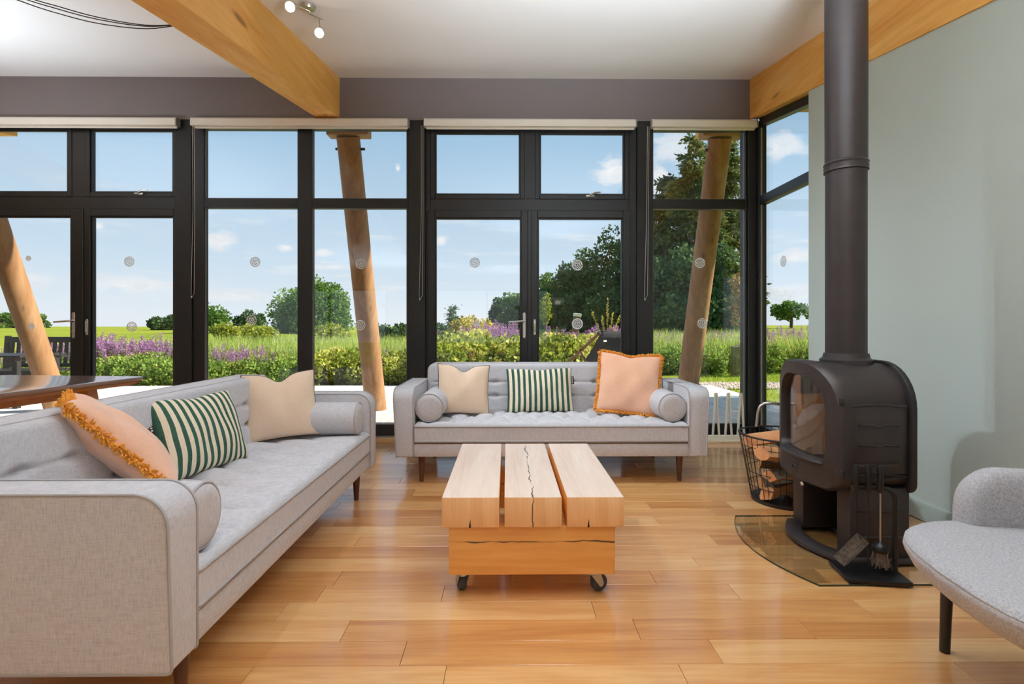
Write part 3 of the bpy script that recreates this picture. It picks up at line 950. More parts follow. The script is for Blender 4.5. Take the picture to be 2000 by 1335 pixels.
SW, SD = 2.206, 0.86
def make_sofa(label, loc, rotz):
    t = thing('sofa', label, 'sofa', loc, rotz, 'grey button-tufted sofas')
    hw = SW / 2; aw = 0.145; ih = hw - aw
    fab, pip = M['sofa_fabric'], M['piping_grey']
    # arms
    def arm_profile():
        pts = []
        for (cy, cz, r, a0) in ((SD - 0.02, 0.205, 0.02, -90), (SD - 0.06, 0.60, 0.06, 0), (0.085, 0.575, 0.085, 90), (0.015, 0.20, 0.015, 180)):
            for i in range(9):
                a = math.radians(a0 + 90.0 * i / 8)
                pts.append((cy + r * math.cos(a), cz + r * math.sin(a)))
        return pts
    prof = arm_profile()
    for s in (-1, 1):
        x0, x1 = (s * ih, s * hw) if s > 0 else (-hw, -ih)
        mb = MB().prism(prof, x0, x1, 'x', 0.010, 2)
        def tap(p):
            f = max(0, (0.66 - p[2]) / 0.475)
            if abs(p[0]) > ih + 0.02:
                return (p[0] - s * 0.022 * f * (abs(p[0]) - ih) / aw, p[1], p[2])
            return p
        mb.v = [tap(p) for p in mb.v]
        a = mb.obj('arm', fab, t, smooth=35)
        pm = MB()
        for xx in (x0, x1):
            loop = [tap((xx, q[0], q[1])) for q in prof]
            pm.tube([(p[0] - (0.004 if xx > 0 else -0.004) * (1 if abs(xx) > ih + 0.02 else -1), p[1], p[2]) for p in loop], 0.0045, 6, closed=True)
        pm.obj('piping', pip, a, smooth=60)
    # base rail
    b = MB().box(-ih, ih, 0.012, SD - 0.02, 0.185, 0.285, 0.012, 2).obj('base_frame', fab, t, smooth=35)
    MB().tube([(-ih + 0.004, 0.014, 0.281), (ih - 0.004, 0.014, 0.281)], 0.005, 6).obj('piping', M['piping_dark'], b, smooth=60)
    # seat cushion : height field facing up
    cols = [(-0.86 + 0.191 * i) for i in range(10)]
    rowsv = [0.16, 0.34, 0.51]
    btn = [(cx + (0.095 if ri % 2 else 0), rv) for ri, rv in enumerate(rowsv) for cx in cols]
    segs = []
    for (ax, ay) in btn:
        for (bx, by) in btn:
            if by > ay and by - ay < 0.2 and abs(bx - ax) < 0.1:
                segs.append((ax, ay, bx - ax, by - ay, (bx - ax) ** 2 + (by - ay) ** 2))
    for cx in cols:
        segs.append((cx, 0.16, 0, -0.13, 0.0169))
        segs.append((cx, 0.51, 0, 0.12, 0.0144))
    def sdisp(x, v):
        d = 0.0
        for (ax, ay) in btn:
            q = (x - ax) ** 2 + (v - ay) ** 2
            if q < 0.03:
                d += 0.022 * math.exp(-q / 0.0011)
        g_ = 0.0
        for (ax, ay, ux, uy, l2) in segs:
            if abs(x - ax) > 0.2: continue
            t_ = min(1, max(0, ((x - ax) * ux + (v - ay) * uy) / l2))
            q = (x - ax - t_ * ux) ** 2 + (v - ay - t_ * uy) ** 2
            if q < 0.01:
                g_ = max(g_, 0.011 * math.exp(-q / 0.00022) + 0.010 * math.exp(-q / 0.0022))
        return 1.05 * (d + g_) - 0.012 - 0.006 * math.cos(x * 3.0)
    xs = [q / ih for q in dense(-ih + 0.003, ih - 0.003, 170, 0.03)]
    vs = dense(0.0, 0.64, 56, 0.03)
    mb = grid_pad(ih - 0.003, 0.64, 0.135, 0.028, xs, vs, sdisp)
    mb.v = [(p[0], p[1] + 0.002, 0.287 + p[2]) for p in mb.v]
    c = mb.obj('seat_cushion', fab, t, smooth=50)
    pm = MB()
    for z in (0.397, 0.296):
        pm.tube([(-ih + 0.006, 0.63, z), (-ih + 0.006, 0.006, z), (-ih + 0.012, 0.002, z), (ih - 0.012, 0.002, z), (ih - 0.006, 0.006, z), (ih - 0.006, 0.63, z)], 0.0055, 6)
    pm.obj('piping', pip, c, smooth=60)
    # back : height field facing forward (-y)
    bz0, bh = 0.30, 0.492
    brow = [0.235, 0.345]
    bcols = [(-0.82 + 0.205 * i) for i in range(9)]
    def bdisp(x, v):
        d = 0.0
        for rv in brow:
            d += 0.006 * math.exp(-((v - rv) / 0.008) ** 2)
            for cx in bcols:
                q = ((x - cx) / 0.034) ** 2 + ((v - rv) / 0.015) ** 2
                if q < 9:
                    d += 0.026 * math.exp(-q)
        return d
    xs = [q / ih for q in dense(-ih + 0.003, ih - 0.003, 150, 0.03)]
    vs = dense(0.0, bh, 66, 0.03)
    mb = grid_pad(ih - 0.003, bh, 0.17, 0.03, xs, vs, bdisp, corner=0.055)
    # v -> z ; height -> -y ; lean back a little
    y_back = 0.815
    lean = 0.09
    mb.v = [(p[0], y_back - 0.075 + (p[1]) * lean * 1.6 - p[2] * 1.0, bz0 + p[1]) for p in mb.v]
    bk = mb.obj('backrest', fab, t, smooth=50)
    pm = MB()
    hwb = ih - 0.006
    yy = lambda z: y_back - 0.075 + (z - bz0) * lean * 1.6 - 0.145
    top = bz0 + bh - 0.002
    loop = [(-hwb, yy(0.45), 0.45), (-hwb, yy(top - 0.055), top - 0.055)]
    for i in range(1, 7):
        a = math.pi - math.pi / 2 * i / 6
        loop.append((-hwb + 0.055 + 0.055 * math.cos(a), yy(top), top - 0.055 + 0.055 * math.sin(a)))
    loop += [(-p[0], p[1], p[2]) for p in loop[::-1]]
    pm.tube(loop, 0.0045, 6)
    pm.tube([(p[0], p[1] + 0.14, p[2]) for p in loop], 0.0045, 6)
    pm.obj('piping', pip, bk, smooth=60)
    bt = MB()
    for rv in brow:
        for cx in bcols:
            z = bz0 + rv
            bt.lathe([(0.001, 0.004), (0.008, 0.003), (0.010, 0.0)], 8, Matrix.Translation((cx, y_back - 0.075 + rv * lean * 1.6 - 0.170 + 0.036, z)) @ Matrix.Rotation(math.pi / 2, 4, 'X'))
    bt.obj('button', fab, bk, smooth=60)['kind'] = 'stuff'
    # legs
    for sx in (-1, 1):
        for yy_ in (0.075, SD - 0.09):
            MB().lathe([(0.0135, 0.0), (0.0145, 0.004), (0.026, 0.186)], 16, Matrix.Translation((sx * (ih - 0.045), yy_, 0))).obj('leg', M['dark_leg_wood'], t, smooth=50)
    return t

SOFA_B = ((0.311, 3.73, 0), 0.0)
SOFA_L = ((-0.875, 2.49, 0), math.pi / 2)
make_sofa('grey tufted sofa standing in front of the double doors', *SOFA_B)
make_sofa('grey tufted sofa along the left, seen end-on from its arm', *SOFA_L)

def sofa_world(S, p):
    (l, rz) = S
    return Vector(l) + Matrix.Rotation(rz, 3, 'Z') @ Vector(p)

def bolster(S, sx, label):
    hw = SW / 2 - 0.145
    r = 0.099
    p = sofa_world(S, (sx * (hw - r - 0.004), 0.035, 0.424 + r))
    t = thing('bolster_cushion', label, 'cushion', p, S[1], 'grey bolster cushions on the sofas')
    L = 0.50
    prof = [(0.002, 0.0), (r * 0.6, -0.003), (r - 0.012, 0.002), (r, 0.014), (r + 0.002, L * 0.3), (r + 0.002, L * 0.7), (r, L - 0.014), (r - 0.012, L - 0.002), (0.002, L)]
    MB().lathe(prof, 32, Matrix.Rotation(-math.pi / 2, 4, 'X')).obj('cover', M['sofa_fabric'], t, smooth=60)
    for yy in (0.010, L - 0.010):
        MB().tube([((r - 0.002) * math.cos(a * math.pi / 16), yy, (r - 0.002) * math.sin(a * math.pi / 16)) for a in range(32)], 0.0045, 6, closed=True).obj('piping', M['piping_grey'], t, smooth=60)
bolster(SOFA_B, -1, 'grey bolster lying against the left arm of the far sofa')
bolster(SOFA_B, 1, 'grey bolster lying beside the fringed peach cushion on the far sofa')
bolster(SOFA_L, -1, 'grey bolster peeping out behind the nearest sofa arm')
bolster(SOFA_L, 1, 'grey bolster at the far arm of the left sofa')

# ================================================================== CUSHIONS
def pillow(w, h, T, notch=0.0, pinch=0.05, n=30, sag=0.0, seed=1, wr=0.004):
    """local: x across, z up from 0, y thickness. returns MB with .edge loop and uv per vertex"""
    rg = random.Random(seed)
    ph = [rg.uniform(0, 6.28) for _ in range(6)]
    mb = MB(); V = []; UV = []
    def plan(u, v):
        x = u * w / 2 * (1 - pinch * (1 - v * v) )
        z = v * h / 2 * (1 - pinch * (1 - u * u))
        if notch:
            z -= notch * math.exp(-(u / 0.33) ** 2) * max(0, (v + 0.2) / 1.2) ** 1.5
            x += notch * 0.35 * math.sin(u * math.pi) * max(0, v) ** 2 * -0.5
        z -= sag * (1 - u * u) * 0.2
        return x, z + h / 2
    g = [math.sin(math.pi / 2 * (-1 + 2 * i / n)) for i in range(n + 1)]
    for side in (-1, 1):
        for v in g:
            for u in g:
                x, z = plan(u, v)
                e = max(0.0, (1 - u * u) * (1 - v * v))
                y = side * T / 2 * (e ** 0.42)
                if notch:
                    y *= 1 - 0.25 * math.exp(-(u / 0.4) ** 2) * max(0, v)
                y += wr * (e ** 0.5) * (math.sin(7 * u + 3 * v + ph[0]) + math.sin(5 * v - 6 * u + ph[1]) * 0.7 + math.sin(11 * u * v + ph[2]) * 0.5)
                V.append((x, y, z)); UV.append(((u + 1) / 2, (v + 1) / 2))
    m = n + 1
    F = []
    for s in (0, 1):
        o = s * m * m
        for j in range(n):
            for i in range(n):
                a = o + j * m + i
                q = (a, a + 1, a + m + 1, a + m)
                F.append(q if s == 0 else q[::-1])
    mb.add(V, F)
    mb.uvs = UV
    mb.edge = []
    for i in range(n): mb.edge.append(V[i])
    for j in range(n): mb.edge.append(V[j * m + n])
    for i in range(n, 0, -1): mb.edge.append(V[n * m + i])
    for j in range(n, 0, -1): mb.edge.append(V[j * m])
    return mb

def pillow_obj(mb, mat, parent):
    me = mb.mesh('cover', mat, 0)
    uvl = me.uv_layers.new(name='UVMap')
    idx = [0] * len(me.loops)
    me.loops.foreach_get('vertex_index', idx)
    flat = []
    for i in idx:
        flat.extend(mb.uvs[i])
    uvl.data.foreach_set('uv', flat)
    b = bmesh.new(); b.from_mesh(me)
    bmesh.ops.remove_doubles(b, verts=list(b.verts), dist=0.0002)
    bmesh.ops.recalc_face_normals(b, faces=list(b.faces))
    b.to_mesh(me); b.free()
    me.polygons.foreach_set('use_smooth', [True] * len(me.polygons))
    return link('cover', me, parent)

def orient(yaw, lean, roll):
    # lean back about x (top goes +y), roll in plane, then yaw about z
    Mx = Matrix.Rotation(yaw, 3, 'Z') @ Matrix.Rotation(-lean, 3, 'X') @ Matrix.Rotation(roll, 3, 'Y')
    return Mx.to_euler()

def beige_cushion(label, loc, yaw, lean, roll, w=0.42, h=0.40, notch=0.05, seed=1):
    t = thing('velvet_cushion', label, 'cushion', loc, rot=orient(yaw, lean, roll), group='beige velvet cushions with dark piping')
    mb = pillow(w, h, 0.15, notch, 0.06, seed=seed)
    pillow_obj(mb, M['beige_velvet'], t)
    MB().tube(mb.edge, 0.0042, 6, closed=True).obj('piping', M['piping_dark'], t, smooth=60)

def striped_cushion(label, loc, yaw, lean, roll, w=0.52, h=0.335, tagside=-1, seed=2):
    t = thing('striped_cushion', label, 'cushion', loc, rot=orient(yaw, lean, roll), group='green and cream striped cushions')
    mb = pillow(w, h, 0.15, 0.012, 0.03, seed=seed)
    pillow_obj(mb, M['stripe_cotton'], t)
    x0 = tagside * w * 0.478
    g = MB().box(min(x0, x0 + tagside * 0.028), max(x0, x0 + tagside * 0.028), -0.0015, 0.0015, h * 0.62, h * 0.62 + 0.062).obj('label_tab', M['tag_brown'], t, smooth=0)
    mk = MB()
    for i in range(5):
        mk.box(x0 + tagside * 0.014 - 0.005, x0 + tagside * 0.014 + 0.004, -0.0022, -0.0014, h * 0.62 + 0.008 + i * 0.0105, h * 0.62 + 0.0145 + i * 0.0105)
    mk.obj('label_mark', M['tag_white'], g, smooth=0)

def fringe_cushion(label, loc, yaw, lean, roll, w=0.44, h=0.44, T=0.17, seed=3, fr=0.024, curl=1.0):
    t = thing('fringed_cushion', label, 'cushion', loc, rot=orient(yaw, lean, roll), group='peach velvet cushions with mustard fringe')
    mb = pillow(w, h, T, 0.02, 0.05, seed=seed, wr=0.006)
    pillow_obj(mb, M['peach_velvet'], t)
    rg = random.Random(seed)
    fm = MB()
    E = [Vector(p) for p in mb.edge]
    k = len(E)
    cen = Vector((0, 0, h / 2))
    for i in range(k):
        a, b = E[i], E[(i + 1) % k]
        L = (b - a).length
        nst = max(1, int(L / 0.0014))
        for q in range(nst):
            p = a.lerp(b, (q + rg.random()) / nst)
            tan = (b - a).normalized()
            out = Vector((0, 1, 0)).cross(tan)
            if out.dot(p - cen) < 0: out = -out
            an = rg.uniform(-1.25, 1.25)
            d = (out * math.cos(an) + Vector((0, 1, 0)) * math.sin(an) + tan * rg.gauss(0, 0.35)).normalized()
            l = fr * rg.uniform(0.75, 1.15)
            s = p - out * 0.003
            md = s + d * l * 0.6
            e = s + d * l + tan * rg.gauss(0, 0.004) + Vector((0, 0, -0.002))
            fm.tube([s, md, e], [0.0030, 0.0036, 0.0026], 4)
    fm.tube([p + Vector((0, 0, 0)) for p in E], 0.007, 6, closed=True)
    o = fm.obj('fringe', M['fringe_mustard'], t, smooth=60, recalc=False)
    o['kind'] = 'stuff'

ZS = 0.428
beige_cushion('small beige velvet cushion on the far sofa beside the left bolster', (-0.335, 4.075, ZS), 0.16, 0.30, 0.05, 0.40, 0.385, 0.05, 5)
striped_cushion('green and cream striped cushion in the middle of the far sofa', (0.262, 4.185, ZS), 0.02, 0.30, -0.015, 0.52, 0.345, 1, 6)
fringe_cushion('peach cushion with mustard fringe leaning upright on the far sofa', (0.905, 4.06, ZS + 0.012), -0.16, 0.25, 0.085, 0.46, 0.455, 0.15, 7, 0.027)

beige_cushion('beige velvet cushion with a dented top at the far end of the left sofa', (-1.315, 3.19, ZS), 0.50, 0.32, -0.05, 0.41, 0.405, 0.05, 8)
striped_cushion('green and cream striped cushion in the middle of the left sofa', (-1.375, 2.52, ZS), math.pi / 2 - 0.16, 0.34, 0.02, 0.52, 0.36, -1, 9)
fringe_cushion('peach cushion with mustard fringe seen edge-on near the closest sofa arm', (-1.335, 2.17, ZS + 0.035), 2.2, 0.74, 0.0, 0.34, 0.50, 0.17, 10, 0.024)

# ================================================================== COFFEE TABLE
t = thing('coffee_table', 'low oak coffee table of three thick beams on castors', 'table', (0.104, 2.64, 0))
BX = [(-0.364, -0.134), (-0.114, 0.116), (0.136, 0.366)]
rg = random.Random(3)
for i, (a, b) in enumerate(BX):
    mb = MB()
    bm_ = bmesh.new()
    bmesh.ops.create_cube(bm_, size=1)
    for v in bm_.verts:
        v.co = Vector(((a + b) / 2 + v.co.x * (b - a), v.co.y * 0.985, 0.351 + v.co.z * 0.122))
    bmesh.ops.bevel(bm_, geom=list(bm_.edges), offset=0.005, segments=2, profile=0.5, affect='EDGES')
    c = (a + b) / 2
    for v in bm_.verts:
        v.co.x -= c
    for fc in bm_.faces:
        fc.material_index = 0 if abs(fc.normal.z) > 0.7 else (1 if abs(fc.normal.y) > 0.7 else 2)
    mis = [fc.material_index for fc in bm_.faces]
    mb.bm(bm_); mb.mi = mis
    top = M['table_oak_top_split'] if i == 1 else M['table_oak_top']
    end = M['table_oak_end_split'] if i == 1 else M['table_oak_end']
    mb.obj('top_beam', [top, end, M['table_oak_base']], t, smooth=40, loc=(c, 0, 0))
for yy in (-0.40, 0.40):
    MB().box(-0.338, 0.334, yy - 0.07, yy + 0.07, -0.099, 0.099, 0.004, 2).obj('cross_beam', M['table_oak_base_split'], t, smooth=40, loc=(0, yy * 0.0, 0.190))
# small shrinkage splits at the lower edge of the outer beam ends
for (x, z0, hh) in ((-0.252, 0.291, 0.035), (0.222, 0.291, 0.035)):
    MB().add([(x - 0.004, -0.4932, z0), (x + 0.005, -0.4932, z0), (x + 0.002, -0.4932, z0 + hh), (x - 0.004, -0.4915, z0), (x + 0.005, -0.4915, z0), (x + 0.002, -0.4915, z0 + hh)],
             [(0, 1, 2), (5, 4, 3), (0, 3, 4, 1), (1, 4, 5, 2), (2, 5, 3, 0)]).obj('split', M['ash_black'], t, smooth=0)
def castor(x, y, ang):
    R = Matrix.Translation((x, y, 0)) @ Matrix.Rotation(ang, 4, 'Z')
    mb = MB()
    mb.box(-0.03, 0.03, -0.03, 0.03, 0.084, 0.092, 0.002, M=R)
    mb.lathe([(0.022, 0.072), (0.022, 0.086)], 14, R)
    for s in (-1, 1):
        mb.prism([(-0.022, 0.076), (0.022, 0.076), (0.036, 0.036), (0.030, 0.024), (0.018, 0.024)], s * 0.020 - 0.0015, s * 0.020 + 0.0015, 'x', M=R)
    mb.tube([R @ Vector((-0.024, 0.024, 0.036)), R @ Vector((0.024, 0.024, 0.036))], 0.005, 8)
    c = mb.obj('castor', M['castor_metal'], t, smooth=40)
    MB().lathe([(0.020, -0.014), (0.033, -0.014), (0.0355, -0.008), (0.0355, 0.008), (0.033, 0.014), (0.020, 0.014)], 24,
               R @ Matrix.Translation((0, 0.024, 0.036)) @ Matrix.Rotation(math.pi / 2, 4, 'Y')).obj('wheel', M['castor_rubber'], c, smooth=40)
castor(-0.285, -0.42, 0.35); castor(0.255, -0.42, -1.15); castor(-0.28, 0.40, 1.8); castor(0.27, 0.40, 0.4)

# ================================================================== STOVE
def ring_plate(outer, inner, yfun, thick):
    """plate with a hole: loops of (x,z); front at y=yfun(x), back at y=yfun(x)+thick"""
    k = len(outer)
    V = [(p[0], yfun(p[0]), p[1]) for p in outer] + [(p[0], yfun(p[0]), p[1]) for p in inner] + \
        [(p[0], yfun(p[0]) + thick, p[1]) for p in outer] + [(p[0], yfun(p[0]) + thick, p[1]) for p in inner]
    F = []
    for i in range(k):
        j = (i + 1) % k
        F += [(i, j, k + j, k + i), (2 * k + j, 2 * k + i, 3 * k + i, 3 * k + j), (j, i, 2 * k + i, 2 * k + j), (k + i, k + j, 3 * k + j, 3 * k + i)]
    return V, F
def densify(loop, m=3):
    out = []
    k = len(loop)
    for i in range(k):
        a, b = loop[i], loop[(i + 1) % k]
        for q in range(m):
            out.append((a[0] + (b[0] - a[0]) * q / m, a[1] + (b[1] - a[1]) * q / m))
    return out

ST = (1.695, 2.69, 0.008)
t = thing('wood_stove', 'dark cast-iron wood stove with arched glass door on the glass hearth', 'stove', ST, -math.pi / 2)
W2 = 0.275
iron, irond = M['cast_iron'], M['cast_iron_dark']
Z0, Z1 = 0.325, 0.915
FYD = -0.165                       # local y of the door plane (front is -y)
# body shell: hollow extrusion of the rounded profile
body = MB()
po = densify(rrect(0.50, Z0 + 0.012, Z1 - 0.008, 0.20, 0.07, 9), 2)
pi_ = densify(rrect(0.44, Z0 + 0.04, Z1 - 0.04, 0.17, 0.05, 9), 2)
V, F = ring_plate(po, pi_, lambda x: FYD + 0.004, 0.30)
body.add(V, F)
b = body.obj('body', iron, t, smooth=40)
# rear plate and flange
MB().prism(rrect(0.555, Z0 - 0.005, Z1 + 0.004, 0.21, 0.05, 10), 0.135, 0.165, 'y', 0.008, 2).obj('rear_plate', irond, t, smooth=40)
# side cast panels with their horizontal ribs (both sides)
for s in (-1, 1):
    sp = MB().box(min(s * 0.250, s * 0.262), max(s * 0.250, s * 0.262), -0.145, 0.128, Z0 + 0.09, Z1 - 0.185, 0.004, 2).obj('side_panel', iron, t, smooth=40)
    rb = MB()
    for z in (0.635, 0.545, 0.455):
        rb.tube([(s * 0.2625, -0.10, z), (s * 0.2625, -0.03, z), (s * 0.2630, -0.012, z - 0.006), (s * 0.2630, 0.004, z - 0.006), (s * 0.2625, 0.02, z), (s * 0.2625, 0.09, z)], 0.0055, 6)
    rb.obj('rib', iron, sp, smooth=60)
    MB().tube([(s * 0.261, -0.14 + 0.265 * i / 10, Z1 - 0.20 + 0.012 * math.sin(math.pi * i / 10)) for i in range(11)], 0.004, 6).obj('moulding', irond, sp, smooth=60)
    MB().tube([(s * 0.261, -0.14 + 0.265 * i / 10, Z0 + 0.075 + 0.014 * math.sin(math.pi * i / 10)) for i in range(11)], 0.004, 6).obj('moulding', irond, sp, smooth=60)
    MB().tube([(s * 0.261, -0.14 + 0.265 * i / 10, Z0 + 0.075 - 0.014 * math.sin(math.pi * i / 10)) for i in range(11)], 0.004, 6).obj('moulding', irond, sp, smooth=60)
# dark expansion groove between door and body, seen over the top
MB().add(*ring_plate(densify(rrect(0.525, Z0 + 0.002, Z1, 0.21, 0.075, 9), 2), densify(rrect(0.44, Z0 + 0.04, Z1 - 0.04, 0.17, 0.05, 9), 2), lambda x: FYD - 0.012, 0.018)).obj('door_seal', irond, t, smooth=40)
# door
bul = lambda x: FYD - 0.012 - 0.062 * (1 - (x / W2) ** 2) - 0.008
od = densify(rrect(2 * W2, Z0 - 0.005, Z1 + 0.004, 0.215, 0.085, 9), 3)
idr = densify(rrect(0.40, Z0 + 0.125, Z1 - 0.065, 0.150, 0.045, 9), 3)
idb = [(p[0] * 0.965, (p[1] - 0.63) * 0.965 + 0.63) for p in idr]
k = len(od)
oin = [(p[0] * 0.96, (p[1] - 0.62) * 0.965 + 0.62) for p in od]
V = []
loops = [(od, 0.055), (od, 0.016), (oin, 0.0), (idr, 0.0), (idb, 0.022), (idb, 0.055)]
for lp, dy in loops:
    V += [(p[0], bul(p[0]) + dy, p[1]) for p in lp]
F = []
nl = len(loops)
for li in range(nl):
    a0, b0 = li * k, ((li + 1) % nl) * k
    for i in range(k):
        j = (i + 1) % k
        F.append((a0 + i, a0 + j, b0 + j, b0 + i))
d = MB().add(V, F).obj('door', iron, t, smooth=40)
# curved glass
gl = densify(rrect(0.392, Z0 + 0.128, Z1 - 0.068, 0.148, 0.043, 9), 3)
cz = 0.63
V = []; F = []
kk = len(gl)
rings = 6
for r in range(rings):
    q = 1 - r / rings
    V += [(p[0] * q, bul(p[0] * q) + 0.030, cz + (p[1] - cz) * q) for p in gl]
V.append((0, bul(0) + 0.030, cz))
for r in range(rings - 1):
    for i in range(kk):
        j = (i + 1) % kk
        F.append((r * kk + i, r * kk + j, (r + 1) * kk + j, (r + 1) * kk + i))
for i in range(kk):
    F.append(((rings - 1) * kk + i, (rings - 1) * kk + (i + 1) % kk, rings * kk))
n0 = len(V)
V += [(p[0], p[1] + 0.004, p[2]) for p in V]
F += [tuple(n0 + i for i in f[::-1]) for f in F] + [(i, n0 + i, n0 + (i + 1) % kk, (i + 1) % kk) for i in range(kk)]
MB().add(V, F).obj('door_glass', M['stove_glass'], d, smooth=40)
# lip under the glass, emblem, knob, hinges
MB().tube([(x, bul(x) - 0.004, Z0 + 0.118) for x in [(-0.19 + 0.38 * i / 16) for i in range(17)]], [0.004] + [0.010] * 15 + [0.004], 8).obj('sill_lip', iron, d, smooth=60)
MB().tube([(-0.018, bul(0) - 0.002, Z0 + 0.055), (0, bul(0) - 0.004, Z0 + 0.072), (0.018, bul(0) - 0.002, Z0 + 0.055)], 0.0035, 6).obj('emblem', irond, d, smooth=60)
MB().lathe([(0.004, 0), (0.011, 0.004), (0.013, 0.012), (0.009, 0.02), (0.002, 0.022)], 14, Matrix.Translation((0.02, bul(0) + 0.04, Z0 - 0.022)) @ Matrix.Rotation(math.pi / 2, 4, 'X')).obj('air_knob', M['chrome'], t, smooth=60)
for z in (0.415, 0.745):
    MB().lathe([(0.008, -0.018), (0.010, -0.014), (0.010, 0.014), (0.008, 0.018)], 12, Matrix.Translation((W2 - 0.006, FYD - 0.012, z))).obj('hinge', irond, t, smooth=50)
# lever handle on the far side of the door
hx = -W2 + 0.004
MB().tube([(hx + 0.012, bul(hx) + 0.03, 0.655), (hx + 0.006, bul(hx) - 0.04, 0.662), (hx, bul(hx) - 0.085, 0.660), (hx - 0.006, bul(hx) - 0.105, 0.642), (hx - 0.01, bul(hx) - 0.114, 0.61), (hx - 0.012, bul(hx) - 0.122, 0.53)],
          0.008, 10).obj('door_handle', M['steel_brushed'], d, smooth=60)
# firebox lining: brick slabs
fb = MB()
fbk = M['firebrick']
for i in range(3):
    MB().box(-0.215 + 0.144 * i + 0.001, -0.215 + 0.144 * (i + 1) - 0.001, 0.085, 0.11, Z0 + 0.07, Z0 + 0.36, 0.003).obj('fire_brick', fbk, b, smooth=0)
MB().box(-0.165, 0.165, 0.07, 0.11, Z0 + 0.363, Z0 + 0.49, 0.003).obj('fire_brick', fbk, b, smooth=0)
for s in (-1, 1):
    MB().box(min(s * 0.19, s * 0.216), max(s * 0.19, s * 0.216), -0.15, 0.083, Z0 + 0.07, Z0 + 0.40, 0.003).obj('fire_brick', fbk, b, smooth=0)
MB().box(-0.215, 0.215, -0.16, 0.11, Z0 + 0.045, Z0 + 0.068).obj('grate', irond, b, smooth=0)
MB().box(-0.165, 0.165, -0.05, 0.07, Z0 + 0.455, Z0 + 0.475).obj('baffle', fbk, b, smooth=0)
# pedestal: two side cheeks, back, bottom ring
for s in (-1, 1):
    x0, x1 = (0.145, 0.245) if s > 0 else (-0.245, -0.145)
    pc = MB().box(x0, x1, -0.125, 0.15, 0.02, Z0 + 0.02, 0.005, 2).obj('pedestal_cheek', iron, t, smooth=40)
    MB().tube([(s * 0.2455, -0.09, 0.24), (s * 0.2455, 0.12, 0.24)], 0.005, 6).obj('rib', iron, pc, smooth=60)
    MB().tube([(s * 0.2455, -0.09, 0.12), (s * 0.2455, 0.12, 0.12)], 0.005, 6).obj('rib', iron, pc, smooth=60)
MB().box(-0.15, 0.15, 0.12, 0.15, 0.02, Z0 + 0.02).obj('pedestal_back', irond, t, smooth=0)
outer = []; inner = []
for i in range(25):
    x = -0.268 + 0.536 * i / 24
    q = 1 - (x / 0.268) ** 2
    outer.append((x, -0.145 - 0.105 * q))
for i in range(25):
    x = 0.19 - 0.38 * i / 24
    q = 1 - (x / 0.19) ** 2
    inner.append((x, -0.100 - 0.070 * q))
MB().prism(outer + [(0.268, 0.05), (0.19, 0.05)] + inner + [(-0.19, 0.05), (-0.268, 0.05)], 0.0, 0.030, 'z', 0.009, 2).obj('base_ring', iron, t, smooth=40)
MB().box(-0.268, 0.268, 0.03, 0.178, 0.0, 0.026, 0.008, 2).obj('base_plate', iron, t, smooth=40)
# flue pipe
fz = Z1 - 0.03
fl_ = MB().lathe([(0.118, fz), (0.118, fz + 0.035), (0.104, fz + 0.045), (0.100, fz + 0.065), (0.092, fz + 0.068), (0.092, 1.88)], 40)
fl_.lathe([(0.094, 1.878), (0.0955, 2.9), (0.0955, zc(2.69) + 0.02 - 0.008)], 40)
fo = fl_.obj('flue_pipe', iron, t, smooth=40, loc=(0.0, 0.012, 0))
MB().lathe([(0.093, 1.86), (0.100, 1.864), (0.097, 1.874), (0.100, 1.884), (0.096, 1.894), (0.101, 1.902), (0.095, 1.912)], 40).obj('flue_joint', iron, fo, smooth=60)

# ---- glass hearth plate
hp = []
hp += [(2.33, 2.25), (2.33, 3.08)]
hp2 = []
for i in range(25):
    y = 3.08 - 0.83 * i / 24
    q = 1 - ((y - 2.665) / 0.415) ** 2
    hp2.append((1.315 - 0.115 * q, y))
mb = MB().prism(hp + hp2, 0.0, 0.008, 'z')
mb.mi = [0 if len(f) > 4 else 1 for f in mb.f]
o = mb.obj('hearth_plate', [M['hearth_glass'], M['glass_edge']], smooth=0, recalc=False)
tag(o, 'bow-fronted clear glass hearth plate under the stove', 'hearth')

# ---- companion set
t = thing('fireside_tool_stand', 'black fireside tool stand on a flat base beside the stove', 'tool stand', (1.585, 2.338, 0.008), -0.15)
MB().box(-0.125, 0.125, -0.10, 0.10, 0.0, 0.018, 0.004, 2).obj('base', M['black_metal'], t, smooth=40)
pb = [(0.105, 0.0, 0.012), (0.105, 0.0, 0.335)]
for i in range(1, 7):
    a = math.pi / 2 * i / 6
    pb.append((0.105 - 0.045 * (1 - math.cos(a)), 0.0, 0.335 + 0.045 * math.sin(a)))
pb += [(-0.07, 0, 0.38)]
MB().tube(pb, 0.0105, 10).obj('post', M['black_metal'], t, smooth=60)
for i, x in enumerate((-0.060, -0.012, 0.036)):
    MB().tube([(x, -0.018, 0.375), (x, -0.014, 0.372), (x, 0, 0.372)], 0.006, 8).obj('hook', M['steel_brushed'], t, smooth=60)
def tool_handle(parent, mat):
    MB().lathe([(0.008, 0.365), (0.0115, 0.372), (0.0115, 0.480), (0.009, 0.484), (0.002, 0.485)], 14).obj('grip', mat, parent, smooth=40)
tw = Matrix.Translation((1.585, 2.338, 0.008)) @ Matrix.Rotation(-0.15, 4, 'Z')
def tool(name, lab, x):
    return thing(name, lab, 'fire tool', tw @ Vector((x, -0.020, 0)), -0.15, 'fireside tools hanging on the stand')
s = tool('fire_shovel', 'worn metal fire shovel hanging on the fireside stand', -0.060)
tool_handle(s, M['black_metal'])
MB().tube([(0, 0, 0.37), (0, 0, 0.21), (0.006, 0, 0.185), (0.018, -0.004, 0.165)], 0.004, 8).obj('shaft', M['black_metal'], s, smooth=60)
sv = MB()
